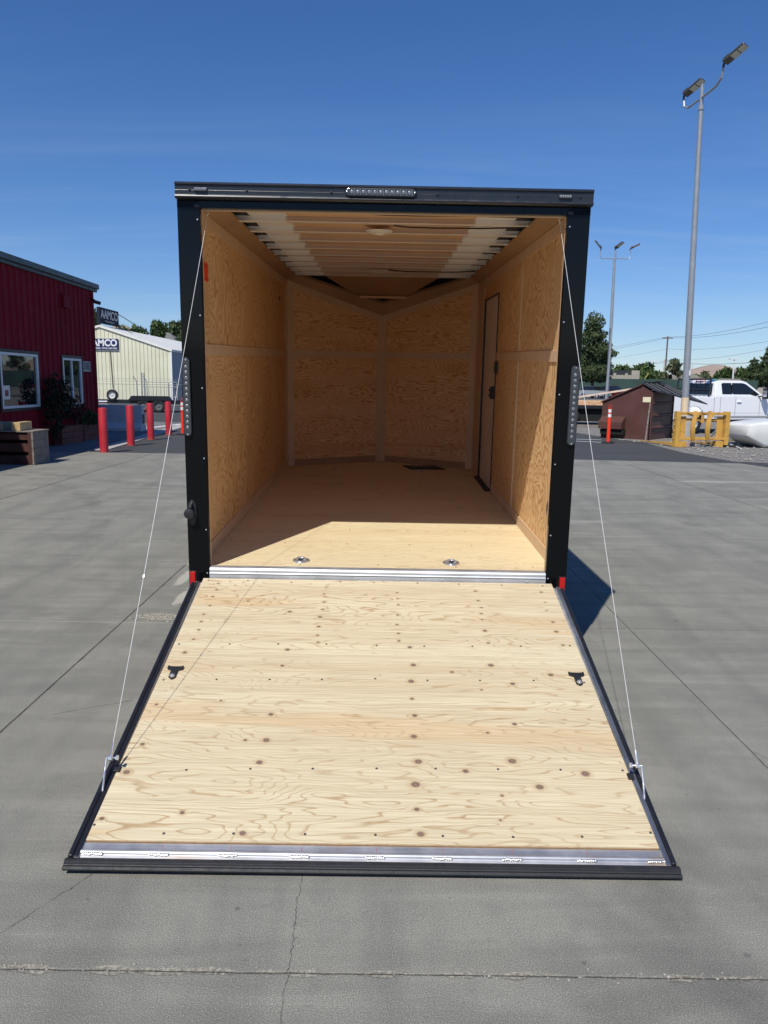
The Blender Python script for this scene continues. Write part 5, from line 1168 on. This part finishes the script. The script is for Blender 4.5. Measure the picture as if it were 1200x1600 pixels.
tb_ = MB(); tb_.box(-3.5, .9, -.6, -.5, .03, .10); t = thing('ground_beam', 'long pale beam lying on the gravel before the lumber trailer', 'beam', (9.35, 32.0, 0), radians(-8)); tb_.build('beam', boxg, t)

# ------------------------------------------------------------------ green screen fence, block wall, far buildings
gsm = simple('green_privacy_mesh', (.03, .065, .052), .8, 0, .25, .4)
fa, fb = A(880, 593, 135), A(1165, 601, 135)
gf = thing('screen_fence', 'long green privacy screen fence across the far side of the lot', 'fence', (0, 135, 0))
MB().box(25, 64, -.02, .02, .2, 3.0).build('privacy_mesh', gsm, gf)
for k in range(14): MB().tube([(25+k*3, .08, 0), (25+k*3, .08, 3.05)], .05, 6).build('fence_post', galv, gf)
bwm = simple('tan_block_wall', (.36, .33, .27), .85, 0, .12, .6)
p0, p1 = A(953, 597, 150), A(998, 597, 150)
bw = thing('block_wall', 'tan block wall with taller piers seen above the green fence', 'wall', (p0.x, 150, 0))
wl = p1.x-p0.x; ztop = A(975, 586, 150).z; zp = A(996, 579, 150).z
MB().box(0, wl, 0, .3, 0, ztop).build('wall', bwm, bw)
for x in (.8, wl*.55, wl-.8): MB().box(x-.25 if x < wl-1 else x-.7, x+.25 if x < wl-1 else x+.8, -.2, -.001, 0, zp if x > wl-1 else ztop+.35).build('pier', bwm, bw)
MB().box(.3, wl-1.6, .1, .15, ztop+.001, ztop+.9).build('rail_screen', MT('dark_rail', (.03, .03, .035), .7).m, bw)
p_ = A(929, 583, 148); shb = thing('cream_shed', 'small cream shed wall under the big pine above the green fence', 'shed', (p_.x, 148, 0)); MB().box(-1.6, 1.2, 0, 3, 0, 4.9).build('wall', simple('shed_cream', (.62, .60, .42), .7), shb); MB().box(-1.8, 1.4, -.2, 3.2, 4.901, 5.1).build('roof', darkm, shb)
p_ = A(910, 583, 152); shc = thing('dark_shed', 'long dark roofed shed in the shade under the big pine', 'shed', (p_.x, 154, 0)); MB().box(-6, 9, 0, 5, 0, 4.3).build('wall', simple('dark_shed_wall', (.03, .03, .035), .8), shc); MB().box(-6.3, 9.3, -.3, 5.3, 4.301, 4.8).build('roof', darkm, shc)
gr = 'trees along the far side of the lot'
T_px('pine_tree', 'big dark pine rising right beside the trailer behind the three headed light pole', 886, 964, 487, 612, 112, 'pine', lf_pine, 17000, 21, None, 'pine tree', .15)
T_px('tree', 'low round dark tree between the big pine and the wide green tree', 953, 987, 570, 612, 175, 'round', lf_oak, 1200, 22, gr)
T_px('tree', 'wide round green tree behind the block wall pier', 980, 1024, 565, 616, 168, 'round', lf_oak, 2200, 23, gr)
T_px('tree', 'thin wispy tree around the foot of the utility pole', 1030, 1064, 561, 616, 160, 'wisp', lf_grey, 1100, 24, gr)
T_px('tree', 'small low tree between the wide green tree and the utility pole', 1014, 1036, 578, 614, 185, 'round', lf_oak, 700, 25, gr)
T_px('tree', 'small tree just right of the tall grey light pole', 1076, 1094, 584, 614, 205, 'round', lf_oak, 600, 26, gr)
T_px('tree', 'olive tree below the left slope of the far hill', 1088, 1112, 581, 614, 190, 'round', lf_grey, 800, 27, gr)
T_px('tree', 'dark wide tree in front of the far tan hill', 1113, 1146, 576, 614, 230, 'round', lf_oak, 1300, 28, gr)
T_px('tree', 'low tree behind the distant white light pole on the right', 1146, 1170, 573, 612, 215, 'round', lf_oak, 800, 29, gr)
T_px('pine_tree', 'slim dark pine left of the pine at the right edge of the photo', 1160, 1188, 561, 612, 150, 'pine', lf_pine, 2600, 30, gr, 'pine tree')
T_px('pine_tree', 'tall dark pine cut by the right edge of the photo', 1176, 1222, 541, 612, 140, 'pine', lf_pine, 4500, 31, gr, 'pine tree')
rb = simple('olive_grey_roof', (.20, .19, .15), .85, 0, .15, 1)
for (x, yb, Y, ww, hh, lab, wm_) in ((1150, 607, 170, 11, 2.4, 'low house with a wide olive roof behind the pickup cab', simple('house_wall_a', (.42, .38, .32), .8)), (1058, 606, 190, 5, 3.0, 'small pale house beside the utility pole foot', simple('house_wall_b', (.55, .5, .42), .8)), (1164, 583+12, 260, 5, 5.5, 'pale yellow house between the trees above the olive roof', simple('house_wall_c', (.6, .52, .36), .8)), (1078, 604, 175, 4.5, 3.4, 'grey gabled house just right of the tall light pole', simple('house_wall_d', (.4, .4, .4), .8))):
    p_ = A(x, yb, Y); house('far_house', lab, (p_.x, Y, 0), ww, 5, hh, 1.3, wm_, rb, 0, 2)
# white area lights and utility pole
def whitepole(label, x, ytop, Y):
    p_ = A(x, ytop, Y); t = thing('area_light', label, 'light pole', (p_.x, Y, 0), 0, 'slim white area lights beyond the fence')
    MB().tube([(0, 0, 0), (0, 0, p_.z)], .16, 8).build('pole', frm, t); MB().box(-1.1, 1.1, -.3, .3, p_.z, p_.z+.25).build('lamp_head', frm, t); return t
whitepole('slim white area light above the block wall, left of the utility pole', 1021, 566, 175)
whitepole('slim white area light between the utility pole and the tall grey pole', 1051, 564, 172)
whitepole('slim white area light in front of the far hill above the pickup cab', 1147.5, 562, 172)
up = A(1043.5, 525.5, 200); UP = thing('utility_pole', 'wooden utility pole with a cross arm and wires, left of the tall light pole', 'utility pole', (up.x, 200, 0))
wood = simple('weathered_pole_wood', (.13, .10, .085), .9, 0, .2, 2)
MB().tube([(.0, 0, 0), (0, 0, up.z)], .26, 10, .17).build('pole', wood, UP, smooth=True)
MB().box(-1.35, 1.35, -.1, .1, up.z-.55, up.z-.3).build('cross_arm', wood, UP)
b = MB()
for x in (-1.2, -.6, .6, 1.2): b.tube([(x, 0, up.z-.3), (x, 0, up.z-.05)], .06, 6)
b.build('insulators', frm, UP); MB().tube([(.1, 0, 7.0), (1.9, 0, 7.6)], .05, 6).build('lamp_arm', galv, UP)
MB().tube([(-.6, -.2, 0), (-.5, -.2, 8.6)], .13, 8).build('riser_pipe', simple('pale_riser', (.5, .48, .45), .6), UP)
wirem = simple('wire_grey', (.12, .12, .13), .7)
def power(label, pts, r=.022):
    P = [A(x, y, Y) for x, y, Y in pts]; o = P[0]; t = thing('power_line', label, 'wire', o)
    q_ = []
    for a_, e_2 in zip(P[:-1], P[1:]):
        for k in range(9):
            s_ = k/8; q_.append(a_.lerp(e_2, s_)-Vector((0, 0, 1))*(a_-e_2).length*.012*4*s_*(1-s_)-o)
    MB().tube(q_, r, 4).build('wire', wirem, t)
power('topmost power line running from the utility pole arm to the upper right', [(820, 551, 330), (1042, 526.5, 200), (1290, 478, 110)], .03)
power('second power line just under the topmost one', [(820, 556, 330), (1046, 527.5, 200), (1290, 489, 110)], .03)
power('third power line, in the middle of the sky gap', [(820, 567, 330), (1044, 545, 200), (1290, 515, 110)])
power('thin power line dropping from the pole towards the pine, above the bundled line', [(830, 590, 330), (1044, 562, 200), (1290, 524, 110)])
power('lowest thick bundled line above the tree tops', [(820, 588, 330), (1044, 564.5, 200), (1290, 552, 110)], .04)
# yellow guy guard
g0, g1 = A(1003, 600, 140), A(1013, 583, 140); t = thing('guy_wire_guard', 'thin yellow guy wire guard slanting above the green fence', 'guy guard', g0)
MB().tube([(0, 0, 0), g1-g0], .05, 6).build('guard', simple('yellow_guard', (.7, .6, .15), .5), t)
# loose stones scattered at the joint and on the gravel edge (uncountable)
rnd = random.Random(11); b = MB()
for k in range(520):
    if k < 140: x, y = rnd.uniform(-1.2, 1.2), 1.93+rnd.gauss(0, .008); r_ = rnd.uniform(.0015, .0045)
    elif k < 170: x, y = rnd.gauss(-1.55, .12), rnd.gauss(5.17, .04); r_ = rnd.uniform(.004, .012)
    else:
        t_ = rnd.random(); x, y = 7.2+t_*5, rnd.uniform(17.6, 24) ; r_ = rnd.uniform(.015, .045)
        if x < 7.9 and y < 23: x += 1
    b._ball((x, y, r_*.3), r_, rnd.uniform(.8, 1.4), rnd.uniform(.7, 1.2), .6, 6, 4)
tag(b.build('loose_stones', simple('stone_chips', (.30, .28, .25), .9, 0, .5, 60)), 'small loose stone chips along the joint and over the gravel', 'gravel', kind='stuff')
